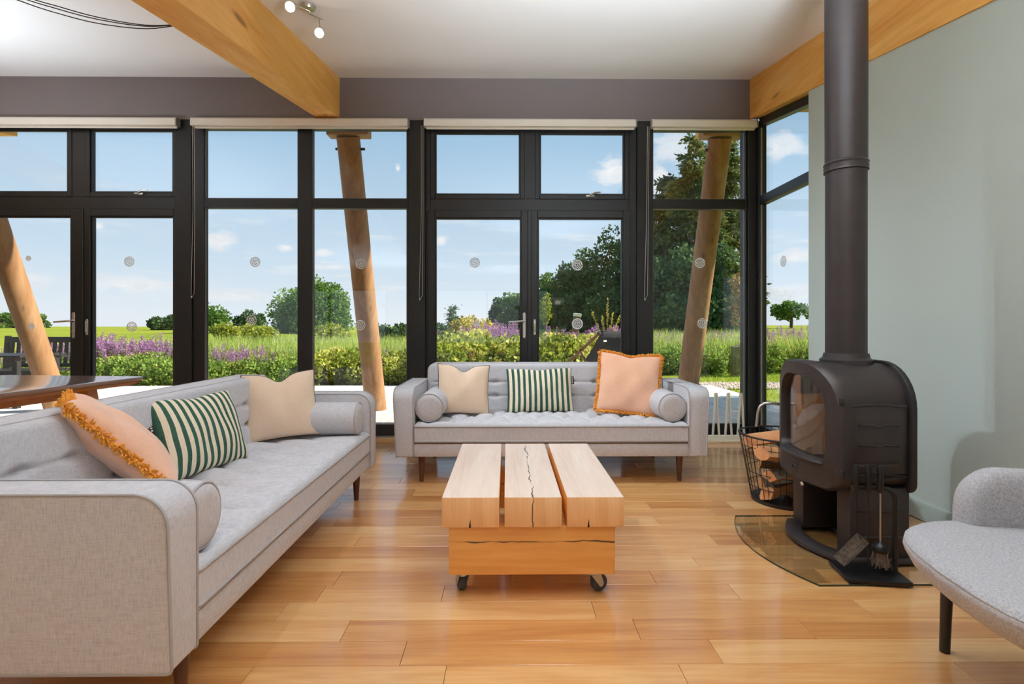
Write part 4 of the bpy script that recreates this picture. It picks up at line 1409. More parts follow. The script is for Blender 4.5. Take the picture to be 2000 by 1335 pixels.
Msh = Matrix.Translation((0.022, -0.006, 0.168)) @ Matrix.Rotation(math.radians(222), 4, 'Y') @ Matrix.Rotation(0.35, 4, 'Z')
sv.box(-0.026, 0.026, -0.001, 0.001, 0.0, 0.145, M=Msh)
for q in (-0.026, 0.026):
    sv.box(q - 0.001, q + 0.001, -0.012, 0.001, 0.0, 0.13, M=Msh)
sv.box(-0.026, 0.026, -0.012, 0.001, -0.001, 0.001, M=Msh)
sv.obj('blade', M['worn_shovel'], s, smooth=0)
s = tool('fire_poker', 'slim black poker hanging in the middle of the fireside stand', -0.012)
tool_handle(s, M['black_metal'])
MB().tube([(0, 0, 0.37), (0, 0, 0.03)], [0.0045, 0.0035], 8).obj('shaft', M['black_metal'], s, smooth=60)
s = tool('fire_brush', 'hearth brush with domed cap hanging on the fireside stand', 0.036)
tool_handle(s, M['black_metal'])
MB().tube([(0, 0, 0.37), (0, 0, 0.15)], 0.0035, 8).obj('shaft', M['steel_brushed'], s, smooth=60)
MB().lathe([(0.030, 0.112), (0.034, 0.118), (0.032, 0.132), (0.022, 0.146), (0.008, 0.153), (0.004, 0.158)], 20).obj('cap', M['black_metal'], s, smooth=50)
br = MB(); rg = random.Random(5)
for i in range(150):
    a = rg.uniform(0, 6.28); r = 0.027 * math.sqrt(rg.random())
    x, y = r * math.cos(a), r * math.sin(a)
    br.tube([(x, y, 0.116), (x * 1.1 + rg.gauss(0, 0.003), y * 1.1, 0.08), (x * 1.2 + rg.gauss(0.004, 0.006), y * 1.2 + rg.gauss(0, 0.005), 0.05 + rg.uniform(-0.006, 0.012))], 0.0012, 3, cap=False)
br.obj('bristles', M['bristle'], s, smooth=0, recalc=False)['kind'] = 'stuff'

# ---- log basket
BC = (1.755, 3.36)
t = thing('log_basket', 'round black wire basket of firewood between stove and corner', 'basket', (*BC, 0))
rb_, rt_, hb = 0.200, 0.275, 0.417
rad = lambda z: rb_ + (rt_ - rb_) * z / hb
def hoop(z, r, q=0.003):
    return MB().tube([(r * math.cos(2 * math.pi * i / 48), r * math.sin(2 * math.pi * i / 48), z) for i in range(48)], q, 6, closed=True)
hoop(hb, rt_, 0.006).obj('rim', M['wire_black'], t, smooth=60)
MB().lathe([(rb_ - 0.002, 0.0), (rb_ + 0.002, 0.0), (rb_ + 0.005, 0.022), (rb_ + 0.003, 0.022)], 48).obj('foot_band', M['wire_black'], t, smooth=40)
MB().lathe([(0.01, 0.004), (rb_, 0.004), (rb_, 0.009), (0.01, 0.009)], 40).obj('bottom', M['wire_black'], t, smooth=40)
for z in (0.10, 0.19, 0.28, 0.35):
    hoop(z, rad(z), 0.0022).obj('wire_hoop', M['wire_black'], t, smooth=60)
for i in range(40):
    a = 2 * math.pi * i / 40
    MB().tube([(rb_ * math.cos(a), rb_ * math.sin(a), 0.01), (rt_ * math.cos(a), rt_ * math.sin(a), hb)], 0.0020, 5).obj('wire', M['wire_black'], t, smooth=60)
MB().tube([(-rt_ + 0.005 + 0.0, 0.05, hb), (-rt_ - 0.012, 0.03, hb + 0.012), (-rt_ - 0.012, -0.03, hb + 0.012), (-rt_ + 0.005, -0.05, hb)], 0.006, 8).obj('handle', M['wire_black'], t, smooth=60)
# logs
def log(label, c, length, r, dirv, wedge, seed, pale=False):
    rg = random.Random(seed)
    t = thing('firewood_log', label, 'log', (BC[0] + c[0], BC[1] + c[1], c[2]), group='split logs in the wire basket')
    q = Vector(dirv).normalized().to_track_quat('Z', 'Y').to_matrix().to_4x4()
    n = 14
    a0 = rg.uniform(0, 6.28)
    def prof(sc):
        pts = [(0.0 + rg.gauss(0, 0.002), 0.0)]
        for i in range(n):
            a = -wedge / 2 + wedge * i / (n - 1)
            rr = r * sc * (1 + rg.gauss(0, 0.025))
            pts.append((rr * math.cos(a), rr * math.sin(a)))
        return pts
    V = []; F = []
    rings = [(-0.5, 1), (-0.2, 1.02), (0.15, 0.99), (0.5, 1)]
    R0 = Matrix.Rotation(a0, 4, 'Z')
    off = r * 0.45 if wedge < 3.5 else 0
    for (z, s_) in rings:
        for p in prof(s_):
            V.append(tuple(q @ R0 @ Vector((p[0] - off, p[1], z * length))))
    m = n + 1
    mi = []
    for k_ in range(len(rings) - 1):
        for i in range(m):
            j = (i + 1) % m
            F.append((k_ * m + i, k_ * m + j, (k_ + 1) * m + j, (k_ + 1) * m + i)); mi.append(1 if 0 < i < n else 0)
    F.append(tuple(range(m - 1, -1, -1))); F.append(tuple((len(rings) - 1) * m + i for i in range(m))); mi += [0, 0]
    w = MB(); w.add(V, [f for f, k_ in zip(F, mi) if k_ == 0]); w.obj('wood', M['log_wood'], t, smooth=40)
    bk = MB(); bk.add(V, [f for f, k_ in zip(F, mi) if k_ == 1]); bk.obj('bark', M['log_wood'] if pale else M['bark'], t, smooth=60)
log('split log lying lowest in the wire basket at its left side', (-0.07, -0.055, 0.080), 0.24, 0.075, (0.9, 0.5, 0.06), 2.2, 1)
log('split log lying lowest in the wire basket towards the stove', (0.08, -0.06, 0.085), 0.24, 0.080, (0.3, -0.9, 0.05), 2.6, 2)
log('split log at the bottom back of the wire basket', (0.02, 0.095, 0.085), 0.26, 0.078, (1, -0.1, 0.1), 2.4, 3)
log('split log across the middle of the wire basket at the front', (-0.03, -0.115, 0.205), 0.30, 0.072, (1, 0.18, 0.12), 2.3, 4)
log('split log in the middle layer of the basket near the wall', (0.05, 0.09, 0.215), 0.32, 0.08, (1, -0.25, -0.05), 2.6, 5)
log('thick log in the upper layer of the basket, front left', (-0.075, -0.10, 0.315), 0.33, 0.078, (1, 0.3, -0.14), 2.5, 6, True)
log('thick log in the upper layer of the basket, beside the stove', (0.10, -0.02, 0.335), 0.30, 0.085, (0.4, 0.9, 0.1), 2.8, 7, True)
log('log lying on top of the basket heap towards the window', (-0.04, 0.09, 0.375), 0.34, 0.08, (1, 0.15, 0.1), 2.6, 8, True)
log('topmost split log standing up from the basket heap', (0.035, 0.0, 0.445), 0.26, 0.062, (0.5, 0.35, 0.65), 2.2, 9, True)
log('rounded orange log end on top of the basket next to the stove', (0.12, -0.12, 0.42), 0.22, 0.06, (0.35, 0.9, -0.05), 6.0, 10, True)

# ---- cream zigzag rack by the window
t = thing('zigzag_rack', 'low cream wooden rack of upright zigzag slats by the window', 'rack', (1.985, 5.085, 0))
MB().box(-0.30, 0.30, -0.05, 0.05, 0.0, 0.022, 0.003).obj('base_board', M['rack_cream'], t, smooth=0)
MB().box(-0.30, 0.30, -0.018, 0.018, 0.022, 0.062, 0.003).obj('rail', M['rack_cream'], t, smooth=0)
for i in range(4):
    x = -0.155 + 0.119 * i + 0.036
    for s in (-1, 1):
        w2 = 0.0065
        MB().hexa([(x + s * 0.030 - w2, -0.012, 0.06), (x + s * 0.030 + w2, -0.012, 0.06), (x + s * 0.030 + w2, 0.012, 0.06), (x + s * 0.030 - w2, 0.012, 0.06)],
                  [(x + s * 0.005 - w2, -0.012, 0.462), (x + s * 0.005 + w2, -0.012, 0.462), (x + s * 0.005 + w2, 0.012, 0.462), (x + s * 0.005 - w2, 0.012, 0.462)]).obj('slat', M['rack_cream'], t, smooth=0)

# ================================================================== ARMCHAIR
fwd = Vector((-0.98, 0.17, 0)).normalized()
rz = math.atan2(fwd.y, fwd.x) + math.pi / 2       # local -y is the front
t = thing('armchair', 'light grey felt armchair on black legs at the right edge', 'armchair', (1.605, 1.365, 0), rz)
fab = M['chair_fabric']
sp = []
NS = 40
for i in range(NS):
    a = 2 * math.pi * i / NS
    ex = 2 / 3.2
    cx = math.copysign(abs(math.cos(a)) ** ex, math.cos(a)) * 0.435
    cy = math.copysign(abs(math.sin(a)) ** ex, math.sin(a)) * 0.40
    if cy < 0: cy -= 0.045 * (1 - (cx / 0.435) ** 2)
    sp.append((cx, cy))
st = MB().prism(sp, 0.335, 0.440, 'z', 0.030, 4)
st.v = [(p[0] * (1 - 0.10 * max(0, (0.40 - p[2]) / 0.07)), p[1] * (1 - 0.10 * max(0, (0.40 - p[2]) / 0.07)), p[2] + (0.018 * (1 - (p[0] / 0.45) ** 2) * (1 - (p[1] / 0.45) ** 2) if p[2] > 0.42 else 0)) for p in st.v]
s_ = st.obj('seat', fab, t, smooth=60)
MB().tube([(p[0] * 0.985, p[1] * 0.985, 0.428) for p in sp], 0.0045, 6, closed=True).obj('seam', fab, s_, smooth=60)
# wrap-round arms and back
def cpath(a):
    return Vector((math.copysign(abs(math.cos(a)) ** 0.62, math.cos(a)) * 0.405, -0.17 + abs(math.sin(a)) ** 0.62 * 0.55, 0))
raw = [cpath(math.pi * i / 400) for i in range(401)]
cum = [0.0]
for i in range(400):
    cum.append(cum[-1] + (raw[i + 1] - raw[i]).length)
LT = cum[-1]
def at_len(s):
    s = min(max(s, 0), LT)
    for i in range(400):
        if cum[i + 1] >= s:
            q = (s - cum[i]) / max(1e-9, cum[i + 1] - cum[i])
            return raw[i].lerp(raw[i + 1], q)
    return raw[-1]
ends = [0.14 * (1 - math.cos(math.pi / 2 * i / 12)) for i in range(12)]
ss = ends + [0.14 + (LT - 0.28) * i / 40 for i in range(41)] + [LT - q for q in ends[::-1]]
V = []; F = []
nc = 20
for s in ss:
    c0 = at_len(s); tn = (at_len(s + 0.01) - at_len(s - 0.01)).normalized()
    nrm = Vector((tn.y, -tn.x, 0))
    e = min(s, LT - s)
    rise = 0.12 * smooth01(0.30, 0.75, e)
    hr = math.sqrt(max(0.0004, 1 - (1 - min(1, e / 0.13)) ** 2))
    th = 0.052 * math.sqrt(max(0.01, 1 - (1 - min(1, e / 0.05)) ** 2))
    z0_, z1_ = 0.33, 0.33 + 0.14 + (0.155 + rise) * hr
    hh = (z1_ - z0_) / 2; zm = (z1_ + z0_) / 2
    for k_ in range(nc):
        an = 2 * math.pi * k_ / nc
        ca = math.copysign(abs(math.cos(an)) ** 0.75, math.cos(an)); sa = math.copysign(abs(math.sin(an)) ** 0.5, math.sin(an))
        V.append(tuple(c0 + nrm * ca * th + Vector((0, 0, zm + sa * hh))))
m_ = len(ss)
for i in range(m_ - 1):
    for k_ in range(nc):
        k2 = (k_ + 1) % nc
        F.append((i * nc + k_, i * nc + k2, (i + 1) * nc + k2, (i + 1) * nc + k_))
F.append(tuple(range(nc - 1, -1, -1))); F.append(tuple((m_ - 1) * nc + k_ for k_ in range(nc)))
MB().add(V, F).obj('back_shell', fab, t, smooth=70)
for (x, y) in ((-0.40, -0.20), (0.40, -0.20), (-0.34, 0.30), (0.34, 0.30)):
    MB().tube([(x * 0.97, y * 1.0, 0.345), (x * 1.0, y * 1.02, 0.0)], [0.019, 0.015], 12).obj('leg', M['chair_leg_black'], t, smooth=50)

# ================================================================== DINING TABLE
t = thing('dining_table', 'walnut-topped dining table behind the left sofa', 'table', (-3.14, 2.78, 0), -0.113)
prof = rrect(1.10, -1.02, 1.02, 0.06, 0.06, 8)
MB().prism(prof, 0.722, 0.750, 'z', 0.006, 2).obj('table_top', M['dining_walnut'], t, smooth=40)
und = MB().prism(prof, 0.700, 0.722, 'z')
und.v = [(p[0] * (0.93 if p[2] < 0.71 else 1.0), p[1] * (0.965 if p[2] < 0.71 else 1.0), p[2]) for p in und.v]
und.obj('bevelled_underside', M['dining_oak'], t, smooth=30)
for sx in (-1, 1):
    for sy in (-1, 1):
        lo = [(sx * 0.50, sy * 0.84)]
        MB().hexa([(sx * 0.47 - 0.025, sy * 0.80 - 0.025, 0), (sx * 0.47 + 0.025, sy * 0.80 - 0.025, 0), (sx * 0.47 + 0.025, sy * 0.80 + 0.025, 0), (sx * 0.47 - 0.025, sy * 0.80 + 0.025, 0)],
                  [(sx * 0.36 - 0.04, sy * 0.74 - 0.035, 0.702), (sx * 0.36 + 0.04, sy * 0.74 - 0.035, 0.702), (sx * 0.36 + 0.04, sy * 0.74 + 0.035, 0.702), (sx * 0.36 - 0.04, sy * 0.74 + 0.035, 0.702)]).obj('leg', M['dining_oak'], t, smooth=0)
MB().box(-0.34, 0.34, -0.70, 0.70, 0.64, 0.702, 0.004).obj('apron', M['dining_oak'], t, smooth=0)

# ================================================================== LAMPS
# two-head spotlight on the ceiling, right of the beam
def spot_head(parent, c, aim):
    q = (Vector(aim) - Vector(c)).normalized().to_track_quat('Z', 'Y').to_matrix().to_4x4()
    Mh = Matrix.Translation(c) @ q
    h = MB().lathe([(0.010, -0.055), (0.020, -0.052), (0.028, -0.01), (0.031, 0.012), (0.027, 0.012), (0.024, -0.008)], 20, Mh).obj('spot_head', M['chrome'], parent, smooth=50)
    MB().lathe([(0.001, 0.004), (0.020, 0.006), (0.0245, 0.004), (0.0245, 0.0)], 20, Mh).obj('bulb', M['bulb_glow'], h, smooth=50)
    return Mh
t = thing('ceiling_spotlight', 'small chrome two-head spotlight on the ceiling by the beam', 'spotlight', (0, 0, 0))
zA = zc(3.58)
bar = [(-1.40, 3.44), (-1.26, 3.72)]
MB().tube([(-1.392, 3.45, zc(3.45) - 0.035), (-1.30, 3.56, zc(3.56) - 0.045), (-1.33, 3.62, zc(3.62) - 0.04), (-1.27, 3.72, zc(3.72) - 0.04)], 0.005, 8).obj('rail', M['chrome'], t, smooth=60)
MB().lathe([(0.045, -0.022), (0.05, -0.01), (0.05, 0.004)], 24, Matrix.Translation((-1.32, 3.58, zc(3.58) - 0.004)) @ Matrix.Rotation(math.atan(SL), 4, 'X')).obj('ceiling_rose', M['chrome'], t, smooth=50)
for p in ((-1.388, 3.45, 3.135), (-1.288, 3.70, 3.105)):
    MB().tube([(p[0] - 0.003, p[1] + 0.01, zc(p[1]) - 0.036), (p[0], p[1] + 0.035, p[2] + 0.02)], 0.004, 6).obj('stem', M['chrome'], t, smooth=60)
    spot_head(t, p, (0.3, 0.2, 1.1))
t.location = (0, 0, 0)
def lamp(name, typ, loc, energy, aim=None, size=0.05, spot=None, col=(0.75, 0.875, 1.0)):
    d = bpy.data.lights.new(name, typ)
    d.energy = energy; d.color = col; d.shadow_soft_size = size
    o = bpy.data.objects.new(name, d); C.objects.link(o)
    o.location = loc
    if aim is not None:
        o.rotation_euler = (Vector(loc) - Vector(aim)).to_track_quat('Z', 'Y').to_euler()
    if spot:
        d.spot_size = spot; d.spot_blend = 1.0
    return o
for i, p in enumerate(((-1.36, 3.43, 3.10), (-1.26, 3.66, 3.07))):
    o = lamp('spot_light', 'SPOT', p, (80, 230)[i], ((0.5, 1.9, 0.0), (1.9, 4.4, 0.0))[i], 0.06, math.radians((110, 75)[i]))
    o.parent = t

# uplighters added out of view to brighten the room by washing the ceiling
def added_uplighter(x, y, lab, energy, tilt=(0, 0, 1), spread=165):
    t = thing('added_floor_uplighter', lab, 'added lamp', (x, y, 0))
    MB().lathe([(0.13, 0.0), (0.13, 0.015), (0.02, 0.03)], 28).obj('base', M['black_metal'], t, smooth=40)
    MB().tube([(0, 0, 0.02), (0, 0, 1.52)], 0.012, 10).obj('pole', M['black_metal'], t, smooth=60)
    q = Vector(tilt).normalized().to_track_quat('Z', 'Y').to_matrix().to_4x4()
    Mh = Matrix.Translation((0, 0, 1.52)) @ q
    MB().lathe([(0.02, -0.02), (0.09, 0.0), (0.13, 0.06), (0.128, 0.06), (0.085, 0.008), (0.02, -0.008)], 32, Mh).obj('bowl', M['pale_paint'], t, smooth=50)
    MB().lathe([(0.001, 0.04), (0.05, 0.035), (0.05, 0.02)], 16, Mh).obj('bulb', M['added_lamp_glow'], t, smooth=50)
    o = lamp('added_uplight', 'SPOT', tuple(Mh @ Vector((0, 0, 0.14))), energy, None, 0.30, math.radians(spread))
    o.parent = t
    o.rotation_euler = (-Vector(tilt)).to_track_quat('Z', 'Y').to_euler()
added_uplighter(-4.4, 3.3, 'added bowl lamp out of view at the dining end', 250)
added_uplighter(0.95, 0.50, 'added tilted bowl lamp out of view in front of the armchair', 1500, (-0.10, 0.62, 0.78), 84)
added_uplighter(-2.6, -1.0, 'added bowl lamp behind the viewer on the left', 190)
added_uplighter(0.3, -2.6, 'added bowl lamp out of view near the back wall', 190)

# unseen ceiling downlights added above the view to brighten the room
def added_downlight(x, y, lab, energy):
    z = zc(max(y, YK))
    t = thing('added_ceiling_downlight', lab, 'spotlight', (x, y, z), group='ceiling lamps added out of view')
    MB().lathe([(0.05, -0.012), (0.052, 0.0)], 24).obj('ceiling_rose', M['chrome'], t, smooth=50)
    MB().lathe([(0.028, -0.13), (0.036, -0.13), (0.036, -0.02), (0.02, -0.012)], 20).obj('can', M['chrome'], t, smooth=50)
    o = lamp('added_downlight', 'SPOT', (0, 0, -0.15), energy, None, 0.25, math.radians(150))
    o.parent = t
DN = 38
for (x, y, lab) in ((0.95, 2.1, 'added ceiling lamp above the right side of the coffee table'), (-0.75, 1.7, 'added ceiling lamp above the front of the left sofa'),
                    (0.3, 0.2, 'added ceiling lamp above the viewer'), (-3.6, 1.6, 'added ceiling lamp above the dining table')):
    added_downlight(x, y, lab, DN)

# ---- loose cables slung below the ceiling
t = thing('ceiling_cable', 'thin black cables slung below the ceiling to the beam', 'cable', (0, 0, 0))
base = [(-1.835, 3.06, 2.802), (-1.98, 2.97, 2.737), (-2.16, 2.87, 2.714), (-2.31, 2.79, 2.722), (-2.45, 2.70, 2.738), (-2.80, 2.52, 2.83), (-3.25, 2.30, zc(2.30))]
for k_ in range(3):
    pts = []
    for i, p in enumerate(base):
        w = math.sin(math.pi * i / 6)
        pts.append((p[0], p[1] + 0.012 * (k_ - 1) * w, p[2] + (0.0, 0.018, -0.014)[k_] * w * (1 if i < 5 else 2.0)))
    # resample smoothly
    sm = []
    for i in range(len(pts) - 1):
        p0 = Vector(pts[max(0, i - 1)]); p1 = Vector(pts[i]); p2 = Vector(pts[i + 1]); p3 = Vector(pts[min(len(pts) - 1, i + 2)])
        for q in range(5):
            s = q / 5
            sm.append(0.5 * ((2 * p1) + (-p0 + p2) * s + (2 * p0 - 5 * p1 + 4 * p2 - p3) * s * s + (-p0 + 3 * p1 - 3 * p2 + p3) * s ** 3))
    sm.append(Vector(pts[-1]))
    MB().tube(sm, 0.0028, 6).obj('strand', M['black_cable'], t, smooth=60)
# ================================================================== OUTDOORS
def rebase(t, L):
    L = Vector(L)
    t.location = L
    for ch in t.children:
        ch.location = Vector(ch.location) - L
rebase(bpy.data.objects['ceiling_spotlight'], (-1.32, 3.58, zc(3.58)))
rebase(bpy.data.objects['ceiling_cable'], base[0])
for nm, L in (('window_1', (-2.0, 5.27, 0)), ('window_2', (1.88, 5.27, 0)), ('window_3', (2.46, 4.7, 0)), ('window_4', (-6.4, 5.27, 0)), ('door_1', (-4.13, 5.27, 0)), ('door_2', (0.24, 5.27, 0))):
    rebase(bpy.data.objects[nm], L)

def ground(x, y):
    d = max(0.0, y - 11.0)
    g = -0.12 + 1.10 * (1 - math.exp(-d / 42.0))
    g += 0.42 * smooth01(-2, 9, x) * smooth01(14, 40, y)
    g += 0.06 * math.sin(x * 0.21 + 1.3) * math.sin(y * 0.17) * smooth01(14, 30, y)
    return g

# ---- ground sheet with gentle relief
ys = [-30, -8, 0, 4.5, 6, 8, 10, 11, 12, 13, 14, 16, 18, 20, 23, 26, 30, 34, 38, 43, 50, 60, 75, 95, 125, 170, 240, 400]
xs = [-500, -300, -180, -120, -90, -70, -55, -44, -36, -30, -25, -21, -18, -15, -12, -9, -6, -3, 0, 3, 5, 7, 9, 11, 14, 17, 21, 26, 32, 40, 52, 70, 95, 140, 220, 380]
V = [(x, y, ground(x, y)) for y in ys for x in xs]
nx = len(xs)
F = [(j * nx + i, j * nx + i + 1, (j + 1) * nx + i + 1, (j + 1) * nx + i) for j in range(len(ys) - 1) for i in range(nx - 1)]
g = MB().add(V, F).obj('lawn', M['lawn'], smooth=80)
struct(g, 'rolling yellow-green grass field beyond the deck', 'lawn')

# ---- deck, board by board
dk = MB().box(-11.2, 3.92, 5.37, 10.22, -0.117, -0.055).obj('deck', M['subfloor'], smooth=0)
struct(dk, 'weathered pale timber deck outside the windows', 'deck')
bw_ = 0.145
nb = int((3.92 + 11.2) / bw_)
dm = None
for i in range(nb):
    x = 3.92 - bw_ * (i + 0.5)
    if dm is None:
        dm = MB().box(-bw_ / 2 + 0.003, bw_ / 2 - 0.003, -2.43, 2.43, -0.026, 0.0, 0.003).mesh('deck_board', M['deck_board'], 0)
    link('deck_board', dm, dk, (x, 7.80, -0.028))

# ---- roof overhang, its unseen right part widened to block sun; raking poles
o = MB().slope(-9.5, 7.8, 5.36, 6.62, lambda y: zc(y) + 0.02, lambda y: zc(y) + 0.22)
o.slope(2.62, 7.8, -4.6, 5.36, lambda y: zc(max(y, YK)) + 0.02, lambda y: zc(max(y, YK)) + 0.22)
o.slope(-9.5, 2.62, -4.7, 5.36, lambda y: zc(max(y, YK)) + 0.205, lambda y: zc(max(y, YK)) + 0.24)
o = o.obj('roof', M['soffit_wood'], smooth=0)
struct(o, 'timber roof overhang above the deck, widened on the right to block sun', 'roof')
poles = [(-6.02, 'stout round timber pole raking up past the dining-end doors'),
         (-1.765, 'stout round timber pole raking up behind the first picture window'),
         (2.415, 'stout round timber pole raking up behind the narrow corner window')]
def pole_y(z): return 7.27 - z / 2.63
for (x, lab) in poles:
    t = thing('timber_pole', lab, 'pole', (x, 7.27, -0.028), group='raking timber poles carrying the roof')
    n = 12
    pts = [(0.0 - 0.012 * i / n, -(3.24 * i / n) / 2.63, 3.24 * i / n) for i in range(n + 1)]
    MB().tube(pts, [0.138 - 0.010 * i / n for i in range(n + 1)], 28).obj('shaft', M['pole_larch'], t, smooth=60)
    MB().box(-0.23, 0.23, -1.32, -1.16, 3.24, 3.35, 0.004).obj('cap_plate', M['soffit_wood'], t, smooth=0)
    for s in (-1, 1):
        MB().tube([(s * 0.11, -1.19, 3.12), (s * 0.165, -1.19, 3.12)], 0.016, 8).obj('bolt', M['black_metal'], t, smooth=40)
    r = MB().slope(x - 0.11, x + 0.11, 5.365, 6.55, lambda y: max(zb(y) + 0.06, 3.2), lambda y: zc(y) + 0.018).obj('rafter', M['beam_glulam'], smooth=0)
    tag(r, lab.replace('stout round timber pole raking up', 'glulam rafter end over the pole'), 'rafter', 'rafter ends under the roof overhang')

# ---- garden bench and table on the deck, left
def slat_bench(label, loc, rz):
    t = thing('garden_bench', label, 'bench', loc, rz)
    m = M['garden_black']; w = 0.56
    for s in (-1, 1):
        MB().hexa([(s * w - 0.03, 0.22, 0), (s * w + 0.03, 0.22, 0), (s * w + 0.03, 0.28, 0), (s * w - 0.03, 0.28, 0)], [(s * w - 0.03, 0.30, 0.97), (s * w + 0.03, 0.30, 0.97), (s * w + 0.03, 0.36, 0.97), (s * w - 0.03, 0.36, 0.97)]).obj('back_post', m, t, smooth=0)
        MB().box(s * w - 0.03, s * w + 0.03, -0.27, -0.21, 0, 0.64).obj('front_leg', m, t, smooth=0)
        MB().box(s * w - 0.04, s * w + 0.04, -0.30, 0.30, 0.64, 0.67, 0.005).obj('armrest', m, t, smooth=0)
    MB().box(-w, w, 0.285, 0.335, 0.86, 0.95, 0.004).obj('top_rail', m, t, smooth=0)
    MB().box(-w, w, 0.255, 0.295, 0.46, 0.52, 0.004).obj('bottom_rail', m, t, smooth=0)
    for i in range(11):
        x = -w + 0.095 + (2 * w - 0.19) * i / 10
        MB().hexa([(x - 0.025, 0.262, 0.50), (x + 0.025, 0.262, 0.50), (x + 0.025, 0.280, 0.50), (x - 0.025, 0.280, 0.50)], [(x - 0.025, 0.298, 0.88), (x + 0.025, 0.298, 0.88), (x + 0.025, 0.316, 0.88), (x - 0.025, 0.316, 0.88)]).obj('back_slat', m, t, smooth=0)
    for i in range(6):
        y = -0.25 + 0.09 * i
        MB().box(-w + 0.03, w - 0.03, y - 0.035, y + 0.035, 0.42, 0.445, 0.003).obj('seat_slat', m, t, smooth=0)
    MB().box(-w + 0.03, w - 0.03, -0.26, -0.225, 0.35, 0.42).obj('seat_rail', m, t, smooth=0)
slat_bench('black slatted garden bench on the deck behind the leftmost pole', (-7.56, 8.55, -0.028), 0.05)
t = thing('garden_table', 'black slatted garden table on the deck in front of the bench', 'table', (-7.42, 7.72, -0.028), 0.05)
for i in range(7):
    y = -0.36 + 0.12 * i
    MB().box(-0.80, 0.80, y - 0.052, y + 0.052, 0.70, 0.725, 0.003).obj('top_slat', M['garden_black'], t, smooth=0)
for sx in (-1, 1):
    MB().box(sx * 0.70 - 0.03, sx * 0.70 + 0.03, -0.40, 0.40, 0.64, 0.70).obj('top_rail', M['garden_black'], t, smooth=0)
    for sy in (-1, 1):
        MB().box(sx * 0.70 - 0.035, sx * 0.70 + 0.035, sy * 0.34 - 0.035, sy * 0.34 + 0.035, 0, 0.64, 0.004).obj('leg', M['garden_black'], t, smooth=0)

# ---- sling deck chair seen from behind
t = thing('deck_chair', 'sling deck chair with black canvas standing on the deck', 'deck chair', (1.42, 8.25, -0.028), 0.62)
m = M['deckchair_wood']
hw = 0.41
for s in (-1, 1):
    MB().tube([(s * hw, 1.05, 0.03), (s * hw, -0.42, 1.03)], 0.022, 8).obj('long_rail', m, t, smooth=50)
    MB().tube([(s * (hw - 0.05), -0.55, 0.02), (s * (hw - 0.05), 0.85, 0.42)], 0.020, 8).obj('seat_rail', m, t, smooth=50)
    MB().tube([(s * (hw + 0.045), -0.60, 0.05), (s * (hw + 0.045), -0.05, 0.78)], 0.018, 8).obj('prop', m, t, smooth=50)
MB().tube([(-hw - 0.03, -0.41, 1.025), (hw + 0.03, -0.41, 1.025)], 0.022, 8).obj('top_bar', M['sling_black'], t, smooth=50)
MB().tube([(-hw, 0.85, 0.42), (hw, 0.85, 0.42)], 0.020, 8).obj('front_bar', m, t, smooth=50)
MB().tube([(-hw - 0.05, -0.585, 0.05), (hw + 0.05, -0.585, 0.05)], 0.018, 8).obj('cross_bar', m, t, smooth=50)
V = []; F = []
nu, nv_ = 8, 20
for j in range(nv_ + 1):
    s = j / nv_
    y = -0.43 + 1.28 * s
    z = 1.04 * (1 - s) + 0.43 * s - 0.36 * math.sin(math.pi * s) ** 0.9
    for i in range(nu + 1):
        q = -1 + 2 * i / nu
        V.append((q * (hw - 0.03), y, z + 0.02 * q * q))
for j in range(nv_):
    for i in range(nu):
        a = j * (nu + 1) + i
        F.append((a, a + 1, a + nu + 2, a + nu + 1))
n0 = len(V)
V += [(p[0], p[1] + 0.004, p[2] + 0.004) for p in V]
F += [tuple(n0 + i for i in f[::-1]) for f in F]
MB().add(V, F).obj('sling', M['sling_black'], t, smooth=60, recalc=False)
MB().box(-hw + 0.03, hw - 0.03, -0.445, -0.40, 0.955, 1.05, 0.012, 2).obj('headband', M['sling_black'], t, smooth=40)
MB().box(-hw + 0.06, -hw + 0.12, -0.437, -0.430, 0.90, 0.925).obj('label', M['tag_white'], t, smooth=0)

# ---- standing stone and leaning marker post on the grass
bmx = bmesh.new()
bmesh.ops.create_cube(bmx, size=1)
bmesh.ops.subdivide_edges(bmx, edges=list(bmx.edges), cuts=6, use_grid_fill=True)
rg = random.Random(11)
for v in bmx.verts:
    from mathutils import noise as mnoise
    p = v.co.copy()
    q = mnoise.noise(p * 2.3 + Vector((3, 1, 7))) * 0.10 + mnoise.noise(p * 6.0) * 0.04
    v.co = Vector((p.x * 0.62 * (1 - 0.10 * (p.z + 0.5)), p.y * 0.34, (p.z + 0.5) * 0.80 + 0.10 * p.x * (p.z + 0.5))) + p.normalized() * q * 0.5
o = MB().bm(bmx).obj('standing_stone', M['standing_stone'], smooth=45, loc=(5.62, 12.6, ground(5.6, 12.6) - 0.06))
tag(o, 'rough grey standing stone on the grass by the corner window', 'stone')
t = thing('marker_post', 'short leaning dark post with a pale top on the far lawn', 'post', (2.45, 20.0, ground(2.45, 20)), rot=(0.0, 0.12, 0))
MB().box(-0.11, 0.11, -0.10, 0.10, -0.1, 1.36, 0.01).obj('post', M['deckchair_wood'], t, smooth=0)
MB().box(-0.14, 0.14, -0.13, 0.13, 1.36, 1.48, 0.012).obj('cap', M['pale_paint'], t, smooth=0)

